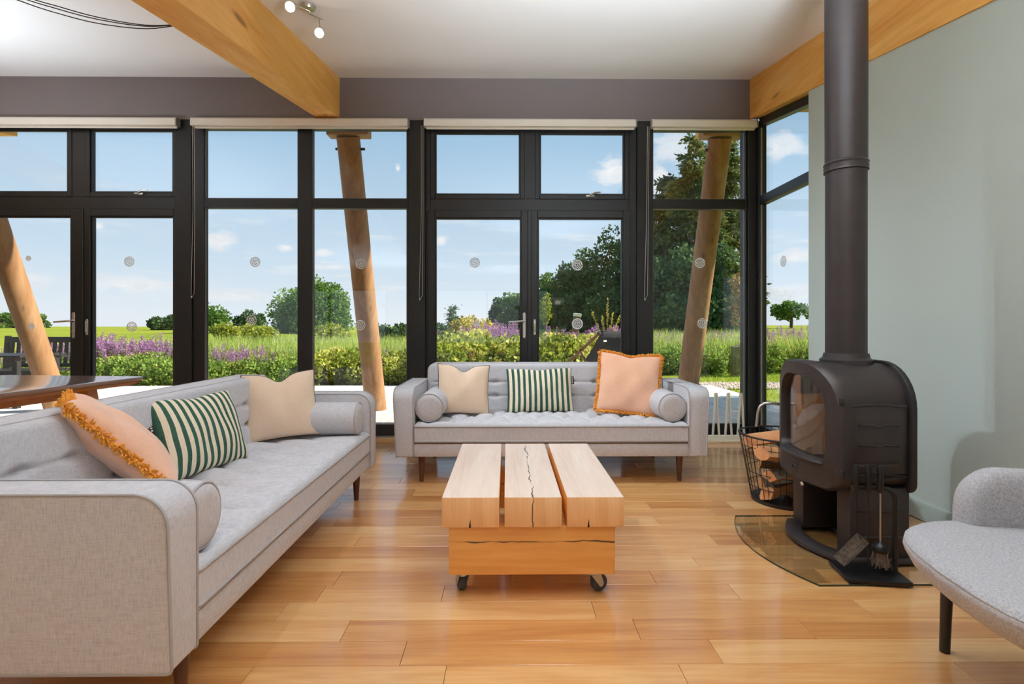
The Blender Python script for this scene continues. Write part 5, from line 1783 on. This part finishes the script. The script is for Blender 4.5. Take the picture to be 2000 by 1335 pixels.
# ---- gravel strip
rs = np.random.RandomState(4)
n = 5200
cube = np.array([(x, y, z) for x in (-1, 1) for y in (-1, 1) for z in (-1, 1)], dtype=np.float32)
oct_v = np.array([(1, 0, 0), (-1, 0, 0), (0, 1, 0), (0, -1, 0), (0, 0, 1), (0, 0, -1)], dtype=np.float32)
oct_f = np.array([(0, 2, 4), (2, 1, 4), (1, 3, 4), (3, 0, 4), (2, 0, 5), (1, 2, 5), (3, 1, 5), (0, 3, 5)], dtype=np.int32)
cx = rs.uniform(3.95, 9.5, n); cy = 10.25 + rs.uniform(0, 1.05, n)
sz = rs.uniform(0.015, 0.045, n)
Vg = oct_v[None] * sz[:, None, None] * rs.uniform(0.6, 1.3, (n, 6, 1)) + np.stack([cx, cy, np.full(n, -0.105)], 1)[:, None]
Fg = oct_f[None] + (np.arange(n) * 6)[:, None, None]
o = link('gravel_strip', np_mesh('gravel_strip', Vg.reshape(-1, 3), Fg.reshape(-1, 3), M['gravel']))
tag(o, 'strip of pale pink-grey gravel between deck and lawn', 'gravel', kind='stuff')

# ================================================================== PLANTS
def leaf_quads(P, D, L, W, rs, flat=0.0):
    """P points, D leaf directions (unit), L lengths, W widths -> rhombus quads"""
    n = len(P)
    R = rs.normal(size=(n, 3)); R[:, 2] += flat
    S = np.cross(D, R); S /= (np.linalg.norm(S, axis=1, keepdims=True) + 1e-9)
    a = P; b = P + D * (L * 0.45)[:, None] + S * (W / 2)[:, None]
    c = P + D * L[:, None]; d = P + D * (L * 0.45)[:, None] - S * (W / 2)[:, None]
    V = np.stack([a, b, c, d], 1).reshape(-1, 3)
    F = (np.arange(n)[:, None] * 4 + np.arange(4)[None]).astype(np.int32)
    return V, F

def unit(v):
    return v / (np.linalg.norm(v, axis=-1, keepdims=True) + 1e-9)

def crown_mesh(name, mat, rs, centers, radii, n, leaf, up=0.2):
    w = radii ** 2; w = w / w.sum()
    idx = rs.choice(len(centers), n, p=w)
    d = unit(rs.normal(size=(n, 3)))
    rr = radii[idx] * rs.uniform(0.62, 1.06, n)
    P = centers[idx] + d * rr[:, None]
    D = unit(d + rs.normal(size=(n, 3)) * 0.7 + np.array([0, 0, up]))
    L = leaf * rs.uniform(0.7, 1.4, n)
    V, F = leaf_quads(P, D, L, L * 0.75, rs)
    # tint varies by clump as well as by leaf
    cl_ = rs.uniform(0, 1, len(centers))
    r = np.clip(0.55 * cl_[idx] + 0.45 * rs.uniform(0, 1, n), 0, 1)
    return np_mesh(name, V, F, mat, np.repeat(r, 4))

def broadleaf(label, x, y, ztop, rx, mat, n=9000, leaf=0.26, zlow=None, nb=46, seed=0, name='broadleaf_tree', group=None, cat='tree', trunk=True, tall=1.0, core=True):
    rs = np.random.RandomState(seed + 17)
    gz = ground(x, y)
    zl = gz - 0.38 * (ztop - gz) if zlow is None else zlow
    t = thing(name, label, cat, (x, y, gz), group=group)
    hz_ = (ztop - zl) / 2
    cz_ = (ztop + zl) / 2 - gz
    d = unit(rs.normal(size=(nb, 3)))
    rad = rs.uniform(0.25, 0.85, nb) ** 0.6
    rb = rs.uniform(0.20, 0.34, nb) * min(rx, hz_)
    Cn = np.stack([d[:, 0] * rad * (rx - rb * 0.9), d[:, 1] * rad * (rx - rb * 0.9), cz_ + d[:, 2] * rad * (hz_ - rb * 0.9)], 1)
    # widen below the shoulder so the outline is a dome rather than a ball
    lowf = np.clip((cz_ - Cn[:, 2]) / hz_, 0, 1)
    Cn[:, 0] *= 1 + 0.25 * lowf; Cn[:, 1] *= 1 + 0.25 * lowf
    keep = Cn[:, 2] > -rb
    Cn, rb = Cn[keep], rb[keep]; nb = len(Cn)
    me = crown_mesh('crown', mat, rs, Cn, rb, n, leaf)
    link('crown', me, t)
    if trunk:
        tr = max(0.05, rx * 0.06)
        mb = MB().tube([(0, 0, -0.2), (0.02 * rx, 0, cz_ * 0.5), (-0.03 * rx, 0.02 * rx, cz_ + hz_ * 0.5)], [tr * 1.3, tr, tr * 0.4], 8)
        for k_ in range(6):
            c = Cn[rs.randint(nb)]
            s = rs.uniform(0.3, 0.9) * cz_
            mb.tube([(0, 0, s), (c[0] * 0.5, c[1] * 0.5, (s + c[2]) / 2), tuple(c)], [tr * 0.5, tr * 0.35, tr * 0.15], 5)
        mb.obj('trunk', M['bark'], t, smooth=60, recalc=False)
    return t

def conifer(label, x, y, ztop, r, mat, n=9000, leaf=0.34, seed=0, group=None):
    rs = np.random.RandomState(seed + 5)
    gz = ground(x, y); H = ztop - gz
    t = thing('conifer_tree', label, 'tree', (x, y, gz), group=group)
    nb = int(H * 9)
    h = np.sort(rs.uniform(0.05, 0.985, nb))
    az_ = rs.uniform(0, 2 * np.pi, nb)
    Lb = r * (1 - h) ** 0.75 * rs.uniform(0.65, 1.15, nb) + 0.15
    w = Lb / Lb.sum()
    idx = rs.choice(nb, n, p=w)
    s = rs.uniform(0.12, 1.0, n)
    dirx, diry = np.cos(az_[idx]), np.sin(az_[idx])
    droop = 0.10 * Lb[idx] * s - 0.42 * Lb[idx] * s ** 2
    P = np.stack([dirx * Lb[idx] * s, diry * Lb[idx] * s, h[idx] * H + droop], 1)
    P += rs.normal(size=(n, 3)) * np.array([0.16, 0.16, 0.09]) * (0.5 + s[:, None])
    D = unit(np.stack([dirx, diry, -0.35 * np.ones(n)], 1) + rs.normal(size=(n, 3)) * 0.55)
    L = leaf * rs.uniform(0.7, 1.5, n)
    V, F = leaf_quads(P, D, L, L * 0.45, rs)
    cb = rs.uniform(0, 1, nb)
    rr = np.clip(0.5 * cb[idx] + 0.35 * rs.uniform(0, 1, n) + 0.25 * (s - 0.4), 0, 1)
    link('crown', np_mesh('crown', V, F, mat, np.repeat(rr, 4)), t)
    MB().tube([(0, 0, -0.2), (0, 0, H * 0.97)], [0.026 * H, 0.03], 8).obj('trunk', M['bark'], t, smooth=60)
    return t

def PX(px, d): return (px - 990) / 1050.0 * d
def PZ(py, d): return CAM_H + (637 - py) / 1050.0 * d
LD, LM = M['leaf_dark'], M['leaf_mid']
# single trees and bushes across the field
broadleaf('big round dark-green tree standing alone in the field', PX(610, 48), 48, PZ(530, 48), 3.9, LM, 30000, 0.22, seed=1, nb=110)
broadleaf('distant round tree at the far left of the field', PX(25, 90), 90, PZ(606, 90), 6.2, LM, 6000, 0.40, seed=2)
broadleaf('small far tree just left of the first black post', PX(330, 62), 62, PZ(612, 62), 2.0, LD, 3500, 0.24, seed=3)
broadleaf('loose airy tree just right of the first black post', PX(412, 45), 45, PZ(590, 45), 2.0, LM, 3000, 0.22, seed=4)
broadleaf('low dark tree left of the big round tree', PX(492, 66), 66, PZ(603, 66), 2.2, LD, 4000, 0.24, seed=5)
for i, (px, d, py, r) in enumerate(((445, 26, 627, 0.9), (485, 27, 630, 1.0), (522, 25, 636, 0.8))):
    broadleaf('golden-green bush in the field, %s in front of the big tree' % ('leftmost', 'middle', 'rightmost')[i], PX(px, d), d, PZ(py, d), r, M['leaf_olive'], 2600, 0.13, seed=20 + i, name='field_bush', cat='bush', group='golden bushes before the big tree', trunk=False)
broadleaf('yellow-green bush below the big round tree, left of the pole', PX(648, 28), 28, PZ(629, 28), 1.15, M['leaf_olive'], 3200, 0.13, seed=24, name='field_bush', cat='bush', trunk=False)
for i, (px, d, py, r) in enumerate(((752, 22, 621, 0.75), (790, 23, 623, 0.8), (860, 24, 620, 0.7))):
    broadleaf(('dark green hedge bush right of the raking pole', 'dark green hedge bush hidden against the black post', 'dark green bush at the left edge of the double doors')[i], PX(px, d), d, PZ(py, d), r, LD, 2600, 0.12, seed=30 + i, name='hedge_bush', cat='bush', group='dark hedge bushes', trunk=False)
conifer('tiny dark conifer on the skyline seen through the left door', PX(886, 48), 48, PZ(597, 48), 0.75, LD, 1500, 0.2, 3)
broadleaf('golden mound-shaped bush seen through the left door leaf', PX(925, 17), 17, PZ(606, 17), 1.10, M['leaf_gold'], 13000, 0.10, seed=34, nb=90, name='golden_bush', cat='bush', trunk=False)
# the wood on the right
wood_trees = [
    (972, 62, 572, 1.5, LD, 'small dark tree at the left tip of the wood'),
    (1003, 60, 560, 2.0, LM, 'mid-green tree second from the left tip of the wood'),
    (1045, 58, 535, 2.6, LD, 'dark tree behind the meeting door stiles'),
    (1082, 52, 500, 2.4, LM, 'lighter tree in the wood with a sunlit shoulder'),
    (1118, 50, 472, 3.0, LD, 'tall dark tree in the middle of the wood'),
    (1165, 48, 448, 3.2, LD, 'tall dark tree below the top-light latch'),
    (1205, 45, 425, 3.2, LD, 'tall dark tree beside the right door jamb'),
    (1255, 42, 395, 3.2, LD, 'tall dark tree behind the post with the blind chain'),
    (1130, 40, 560, 2.0, LD, 'low dark bushy tree at the foot of the wood'),
    (1185, 37, 545, 2.4, LD, 'low blue-green tree at the foot of the wood by the deck chair'),
    (1245, 36, 520, 2.4, LD, 'low dark tree at the wood edge behind the post'),
    (1300, 35, 470, 2.7, LD, 'dark bushy tree at the wood edge left of the corner pole'),
    (1365, 34, 455, 2.7, LD, 'dark bushy tree at the wood edge behind the corner pole'),
    (1418, 33, 440, 2.0, LD, 'dark bushy tree at the wood edge right of the corner pole'),
    (1330, 33, 560, 2.0, LD, 'low dark shrub tree left of the corner pole'),
    (1400, 32, 560, 2.0, LD, 'low dark shrub tree right of the corner pole'),
]
for i, (px, d, py, r, mt, lab) in enumerate(wood_trees):
    broadleaf(lab, PX(px, d), d, PZ(py, d), r, mt, 6500, 0.26, seed=50 + i, group='trees of the wood on the right')
for i, (px, d, py, r, lab) in enumerate(((1352, 38, 258, 3.4, 'tallest conifer left of the corner pole'), (1416, 40, 228, 2.8, 'tall conifer right of the corner pole'),
                                    (1300, 40, 340, 3.0, 'shorter conifer at the left of the conifer group'), (1385, 44, 280, 3.2, 'conifer behind the corner pole top'))):
    conifer(lab, PX(px, d), d, PZ(py, d), r, M['leaf_conifer'], 22000, 0.32, i + 1, group='conifers above the wood')
broadleaf('slim pale sapling at the foot of the wood', PX(1066, 34), 34, PZ(566, 34), 0.45, M['leaf_olive'], 700, 0.14, seed=90, name='sapling', zlow=ground(2.4, 34) + 0.4)
broadleaf('golden half-bare tree by the right edge of the narrow window', PX(1446, 24), 24, PZ(518, 24), 0.65, M['dry_gold'], 1500, 0.10, seed=91, name='bare_tree', zlow=ground(10, 24) + 0.6)
broadleaf('small spreading tree on the lawn seen through the side window', PX(1548, 46), 46, PZ(588, 46), 2.1, LM, 2600, 0.24, seed=92, zlow=CAM_H + 0.4, name='lawn_tree')
broadleaf('leafy garden tree shading the right end of the deck', 10.0, 7.2, 6.6, 2.1, LM, 5200, 0.16, seed=93, zlow=2.9, name='garden_tree')

# ---- reed bed: one mesh of arching blades
rs = np.random.RandomState(9)
def reed_blades(n, xr, yr, hr, rs, lean=0.16, w=(0.010, 0.02)):
    x = rs.uniform(*xr, n) if not callable(xr) else xr(n); y = rs.uniform(*yr, n)
    return x, y
pts = []
def scatter(n, px0, px1, d0, d1, h0, h1):
    d = d0 + (d1 - d0) * rs.uniform(0, 1, n) ** 1.3
    px = rs.uniform(px0, px1, n)
    pts.append(np.stack([PX(px, d), d, rs.uniform(h0, h1, n)], 1))
scatter(7000, 360, 600, 11.6, 16.5, 0.58, 0.96)
scatter(8000, 590, 840, 11.4, 16.5, 0.58, 0.96)
scatter(2600, 150, 380, 13.0, 16.5, 0.55, 0.90)
scatter(1600, 840, 930, 11.5, 14, 0.75, 1.05)
scatter(3600, 1255, 1480, 13.4, 19, 0.75, 1.05)
scatter(3000, 1460, 1640, 13.2, 19, 0.75, 1.12)
Q = np.concatenate(pts)
n = len(Q)
gz = np.array([ground(a, b) for a, b in Q[:, :2]]) - 0.03
az_ = rs.uniform(0, 2 * np.pi, n); ln = rs.uniform(0.04, 0.42, n)
wd = rs.uniform(0.010, 0.024, n)
dirv = np.stack([np.cos(az_), np.sin(az_), np.zeros(n)], 1)
side = np.stack([-np.sin(az_ + 0.8), np.cos(az_ + 0.8), np.zeros(n)], 1)
Vr = []
for k_, (s, ww) in enumerate(((0.0, 0.8), (0.38, 1.0), (0.72, 0.8), (1.0, 0.08))):
    c = np.stack([Q[:, 0], Q[:, 1], gz + Q[:, 2] * s * (1 - 0.12 * ln * s)], 1) + dirv * (ln * Q[:, 2] * s ** 2.2)[:, None]
    Vr.append(c - side * (wd * ww / 2)[:, None]); Vr.append(c + side * (wd * ww / 2)[:, None])
Vr = np.stack(Vr, 1).reshape(-1, 3)
o_ = (np.arange(n) * 8)[:, None]
Fr = np.concatenate([o_ + np.array([[0, 1, 3, 2]]), o_ + np.array([[2, 3, 5, 4]]), o_ + np.array([[4, 5, 7, 6]])], 0)
o = link('reed_bed', np_mesh('reed_bed', Vr, Fr, M['reed_blade'], np.repeat(rs.uniform(0, 1, n), 8)))
tag(o, 'bed of tall green reeds beyond the deck', 'reeds', kind='stuff')

# ---- short grass blades on the near lawn by the corner
n = 14000
gx = rs.uniform(3.95, 10.5, n); gy = np.where(rs.uniform(0, 1, n) < 0.35, rs.uniform(7.0, 10.25, n), rs.uniform(11.25, 14.0, n))
h = rs.uniform(0.03, 0.09, n)
P = np.stack([gx, gy, np.array([ground(a, b) for a, b in zip(gx, gy)])], 1)
D = unit(rs.normal(size=(n, 3)) * 0.4 + np.array([0, 0, 1]))
V, F = leaf_quads(P, D, h, np.full(n, 0.010), rs)
o = link('lawn_grass', np_mesh('lawn_grass', V, F, M['grass_blade'], np.repeat(rs.uniform(0, 1, n), 4)))
tag(o, 'short bright grass beside the deck corner', 'grass', kind='stuff')

# ---- flowering plants: three loosestrife plants, then copies
def loosestrife(seed, h=1.0, stems=16):
    rs = np.random.RandomState(seed)
    t = bpy.data.objects.new('loosestrife_plant', None); C.objects.link(t)
    LV, LF, LR, SV, SF, SR = [], [], [], [], [], []
    st = MB()
    lp, ld, ll, fp, fd, fl2 = [], [], [], [], [], []
    for k_ in range(stems):
        a = rs.uniform(0, 6.28); r = 0.22 * math.sqrt(rs.uniform())
        b = np.array([r * math.cos(a), r * math.sin(a), 0.0]); hh = h * rs.uniform(0.72, 1.05)
        tip = b + np.array([0.16 * math.cos(a) + rs.normal() * 0.05, 0.16 * math.sin(a) + rs.normal() * 0.05, hh])
        st.tube([tuple(b), tuple((b + tip) / 2 + rs.normal(size=3) * 0.01), tuple(tip)], [0.006, 0.005, 0.003], 4, cap=False)
        m_ = 34
        s = rs.uniform(0.05, 0.74, m_)
        lp.append(b + (tip - b) * s[:, None]); dd = rs.normal(size=(m_, 3)); dd[:, 2] = rs.uniform(-0.1, 0.7, m_); ld.append(unit(dd)); ll.append(rs.uniform(0.07, 0.14, m_) * (1.2 - 0.5 * s))
        m_ = 60
        s = rs.uniform(0.66, 1.0, m_)
        taper = (1.12 - s) * 0.075 + 0.006
        off = unit(np.stack([rs.normal(size=m_), rs.normal(size=m_), rs.normal(size=m_) * 0.3], 1))
        fp.append(b + (tip - b) * s[:, None] + off * taper[:, None] * 0.5); fd.append(unit(off + np.array([0, 0, 0.3]))); fl2.append(rs.uniform(0.018, 0.034, m_))
    st.obj('stems', M['leaf_herb'], t, smooth=0, recalc=False)
    lp, ld, ll = np.concatenate(lp), np.concatenate(ld), np.concatenate(ll)
    V, F = leaf_quads(lp, ld, ll, ll * 0.32, rs)
    link('foliage', np_mesh('foliage', V, F, M['leaf_herb'], np.repeat(rs.uniform(0, 1, len(lp)), 4)), t)
    fp, fd, fl2 = np.concatenate(fp), np.concatenate(fd), np.concatenate(fl2)
    V, F = leaf_quads(fp, fd, fl2, fl2 * 0.9, rs)
    link('flower_spikes', np_mesh('flower_spikes', V, F, M['flower_purple'], np.repeat(rs.uniform(0, 1, len(fp)), 4)), t)
    return t

def shrub(seed, r=0.5, h=0.75, n=2200, mat='leaf_shrub', leaf=0.055, name='leafy_shrub'):
    rs = np.random.RandomState(seed)
    t = bpy.data.objects.new(name, None); C.objects.link(t)
    k_ = 26
    d = unit(rs.normal(size=(k_, 3)))
    Cn = np.stack([d[:, 0] * r * 0.62, d[:, 1] * r * 0.62, h * 0.46 + d[:, 2] * h * 0.36], 1)
    link('foliage', crown_mesh('foliage', M[mat], rs, Cn, np.full(k_, r * 0.36) * rs.uniform(0.7, 1.2, k_), n, leaf), t)
    mb = MB()
    for c in Cn[:12]:
        mb.tube([(0, 0, 0), (c[0] * 0.4, c[1] * 0.4, c[2] * 0.6), tuple(c)], [0.010, 0.007, 0.003], 4, cap=False)
    mb.obj('twigs', M['bark'], t, smooth=0, recalc=False)
    return t

protoL = [loosestrife(100 + i) for i in range(3)]
protoS = [shrub(200 + i, 0.5, 0.75, 2000, 'leaf_shrub', 0.070) for i in range(3)]
protoH = [shrub(300 + i, 0.42, 0.62, 1700, 'leaf_herb', 0.06, 'border_herb') for i in range(2)]
used = set()
rg = random.Random(21)
def plant(protos, px, d, hscale, label, cat, group, wide=1.0):
    p = rg.choice(protos)
    x = PX(px, d); loc = (x, d, ground(x, d) - 0.02)
    sc_ = (hscale * wide, hscale * wide, hscale)
    if p.name not in used:
        used.add(p.name)
        p.location = loc; p.rotation_euler = (0, 0, rg.uniform(0, 6.28)); p.scale = sc_
        o = p
    else:
        o = copy_tree(p, loc, rg.uniform(0, 6.28), sc_)
    tag(o, label, cat, group)
    return o
ORD = ['first', 'second', 'third', 'fourth', 'fifth', 'sixth', 'seventh', 'eighth', 'ninth', 'tenth', 'eleventh', 'twelfth', 'thirteenth', 'fourteenth', 'fifteenth', 'sixteenth', 'seventeenth', 'eighteenth', 'nineteenth', 'twentieth']
def ordinal(i):
    if i < 20: return ORD[i]
    return ('twenty', 'thirty')[(i + 1) // 10 - 2] + '-' + ORD[(i + 1) % 10 - 1] if (i + 1) % 10 else 'thirtieth'
def many(protos, n, px0, px1, d0, d1, h0, h1, label, cat, group, wide=1.0):
    for i in range(n):
        d = d0 + (d1 - d0) * rg.random()
        px = px0 + (px1 - px0) * ((i + rg.random()) / n)
        plant(protos, px, d, rg.uniform(h0, h1), label + ', ' + ordinal(i) + ' from the left', cat, group, wide)
FL = 'flowering plant'
many(protoL, 18, 150, 345, 10.9, 12.6, 0.72, 1.08, 'purple loosestrife plant in the thick drift outside the dining-end doors', FL, 'loosestrife drift by the dining-end doors')
many(protoL, 5, 20, 150, 11.0, 12.6, 0.8, 0.95, 'purple loosestrife plant behind the garden bench', FL, 'loosestrife behind the garden bench')
many(protoL, 8, 420, 530, 10.8, 12.0, 0.70, 0.86, 'purple loosestrife plant before the reeds in the first picture window', FL, 'loosestrife before the reeds')
many(protoL, 4, 650, 790, 11.2, 12.2, 0.66, 0.80, 'short purple loosestrife plant beside the middle raking pole', FL, 'loosestrife beside the middle pole')
many(protoL, 4, 846, 885, 13.0, 14.5, 0.98, 1.06, 'purple loosestrife plant at the left edge of the double doors', FL, 'loosestrife at the left edge of the doors')
many(protoL, 9, 930, 1020, 13.8, 15.5, 1.16, 1.30, 'purple loosestrife plant above the shrubs near the door handle', FL, 'loosestrife above the shrubs by the handle')
many(protoL, 9, 1155, 1235, 13.2, 14.6, 1.08, 1.20, 'purple loosestrife plant behind the deck chair', FL, 'loosestrife behind the deck chair')
many(protoL, 2, 1080, 1108, 13.5, 14.5, 1.10, 1.18, 'lone purple loosestrife plant left of the marker post', FL, 'lone loosestrife by the marker post')
many(protoL, 14, 1280, 1470, 14.0, 16.0, 0.86, 1.02, 'purple loosestrife plant behind the standing stone and corner pole', FL, 'loosestrife behind the standing stone')
many(protoL, 8, 1480, 1600, 14.0, 16.0, 0.98, 1.16, 'purple loosestrife plant seen through the corner side window', FL, 'loosestrife outside the side window')
many(protoS, 34, 838, 1235, 10.7, 13.6, 1.02, 1.38, 'yellow-green leafy shrub in the border outside the double doors', 'shrub', 'leafy shrubs outside the double doors', 1.05)
many(protoS, 10, 600, 800, 10.6, 11.4, 0.74, 0.98, 'yellow-green leafy shrub at the deck edge around the middle pole', 'shrub', 'leafy shrubs around the middle pole')
many(protoH, 14, 395, 600, 10.55, 11.2, 0.80, 1.02, 'leafy green herb at the deck edge before the reeds', 'herb', 'leafy herbs at the deck edge before the reeds')
many(protoH, 16, 140, 350, 10.5, 11.1, 0.85, 1.08, 'leafy green herb at the deck edge below the loosestrife drift', 'herb', 'leafy herbs below the loosestrife drift')
many(protoH, 9, 1270, 1420, 13.0, 14.2, 0.95, 1.2, 'leafy green herb behind the corner pole', 'herb', 'leafy herbs behind the corner pole')
many(protoH, 7, 1470, 1620, 13.1, 14.2, 1.0, 1.25, 'leafy green herb seen through the corner side window', 'herb', 'leafy herbs outside the side window')
# tall pale spray standing above the loosestrife by the deck chair
t = thing('pale_plume_plant', 'tall pale yellow spray of shoots above the deck chair', 'plant', (PX(1185, 13.0), 13.0, ground(2.4, 13)))
rs = np.random.RandomState(77)
lp, ld = [], []
mb = MB()
for (dx, zt) in ((-0.36, 1.55), (0.03, 1.84), (0.16, 1.50), (0.34, 1.42), (-0.12, 1.40)):
    a, b, c = np.array([0, 0, 0.0]), np.array([dx * 0.3, 0, 0.85]), np.array([dx, rs.normal() * 0.05, zt])
    mb.tube([tuple(a), tuple(b), tuple(c)], [0.008, 0.006, 0.002], 5)
    s = rs.uniform(0, 1, 110)
    lp.append(b + (c - b) * s[:, None]); dd = rs.normal(size=(110, 3)); dd[:, 2] += 0.4; ld.append(unit(dd))
mb.obj('stems', M['leaf_gold'], t, smooth=0)
lp, ld = np.concatenate(lp), np.concatenate(ld)
L = rs.uniform(0.03, 0.06, len(lp))
V, F = leaf_quads(lp, ld, L, L * 0.5, rs)
link('foliage', np_mesh('foliage', V, F, M['leaf_gold'], np.repeat(rs.uniform(0.6, 1, len(lp)), 4)), t)
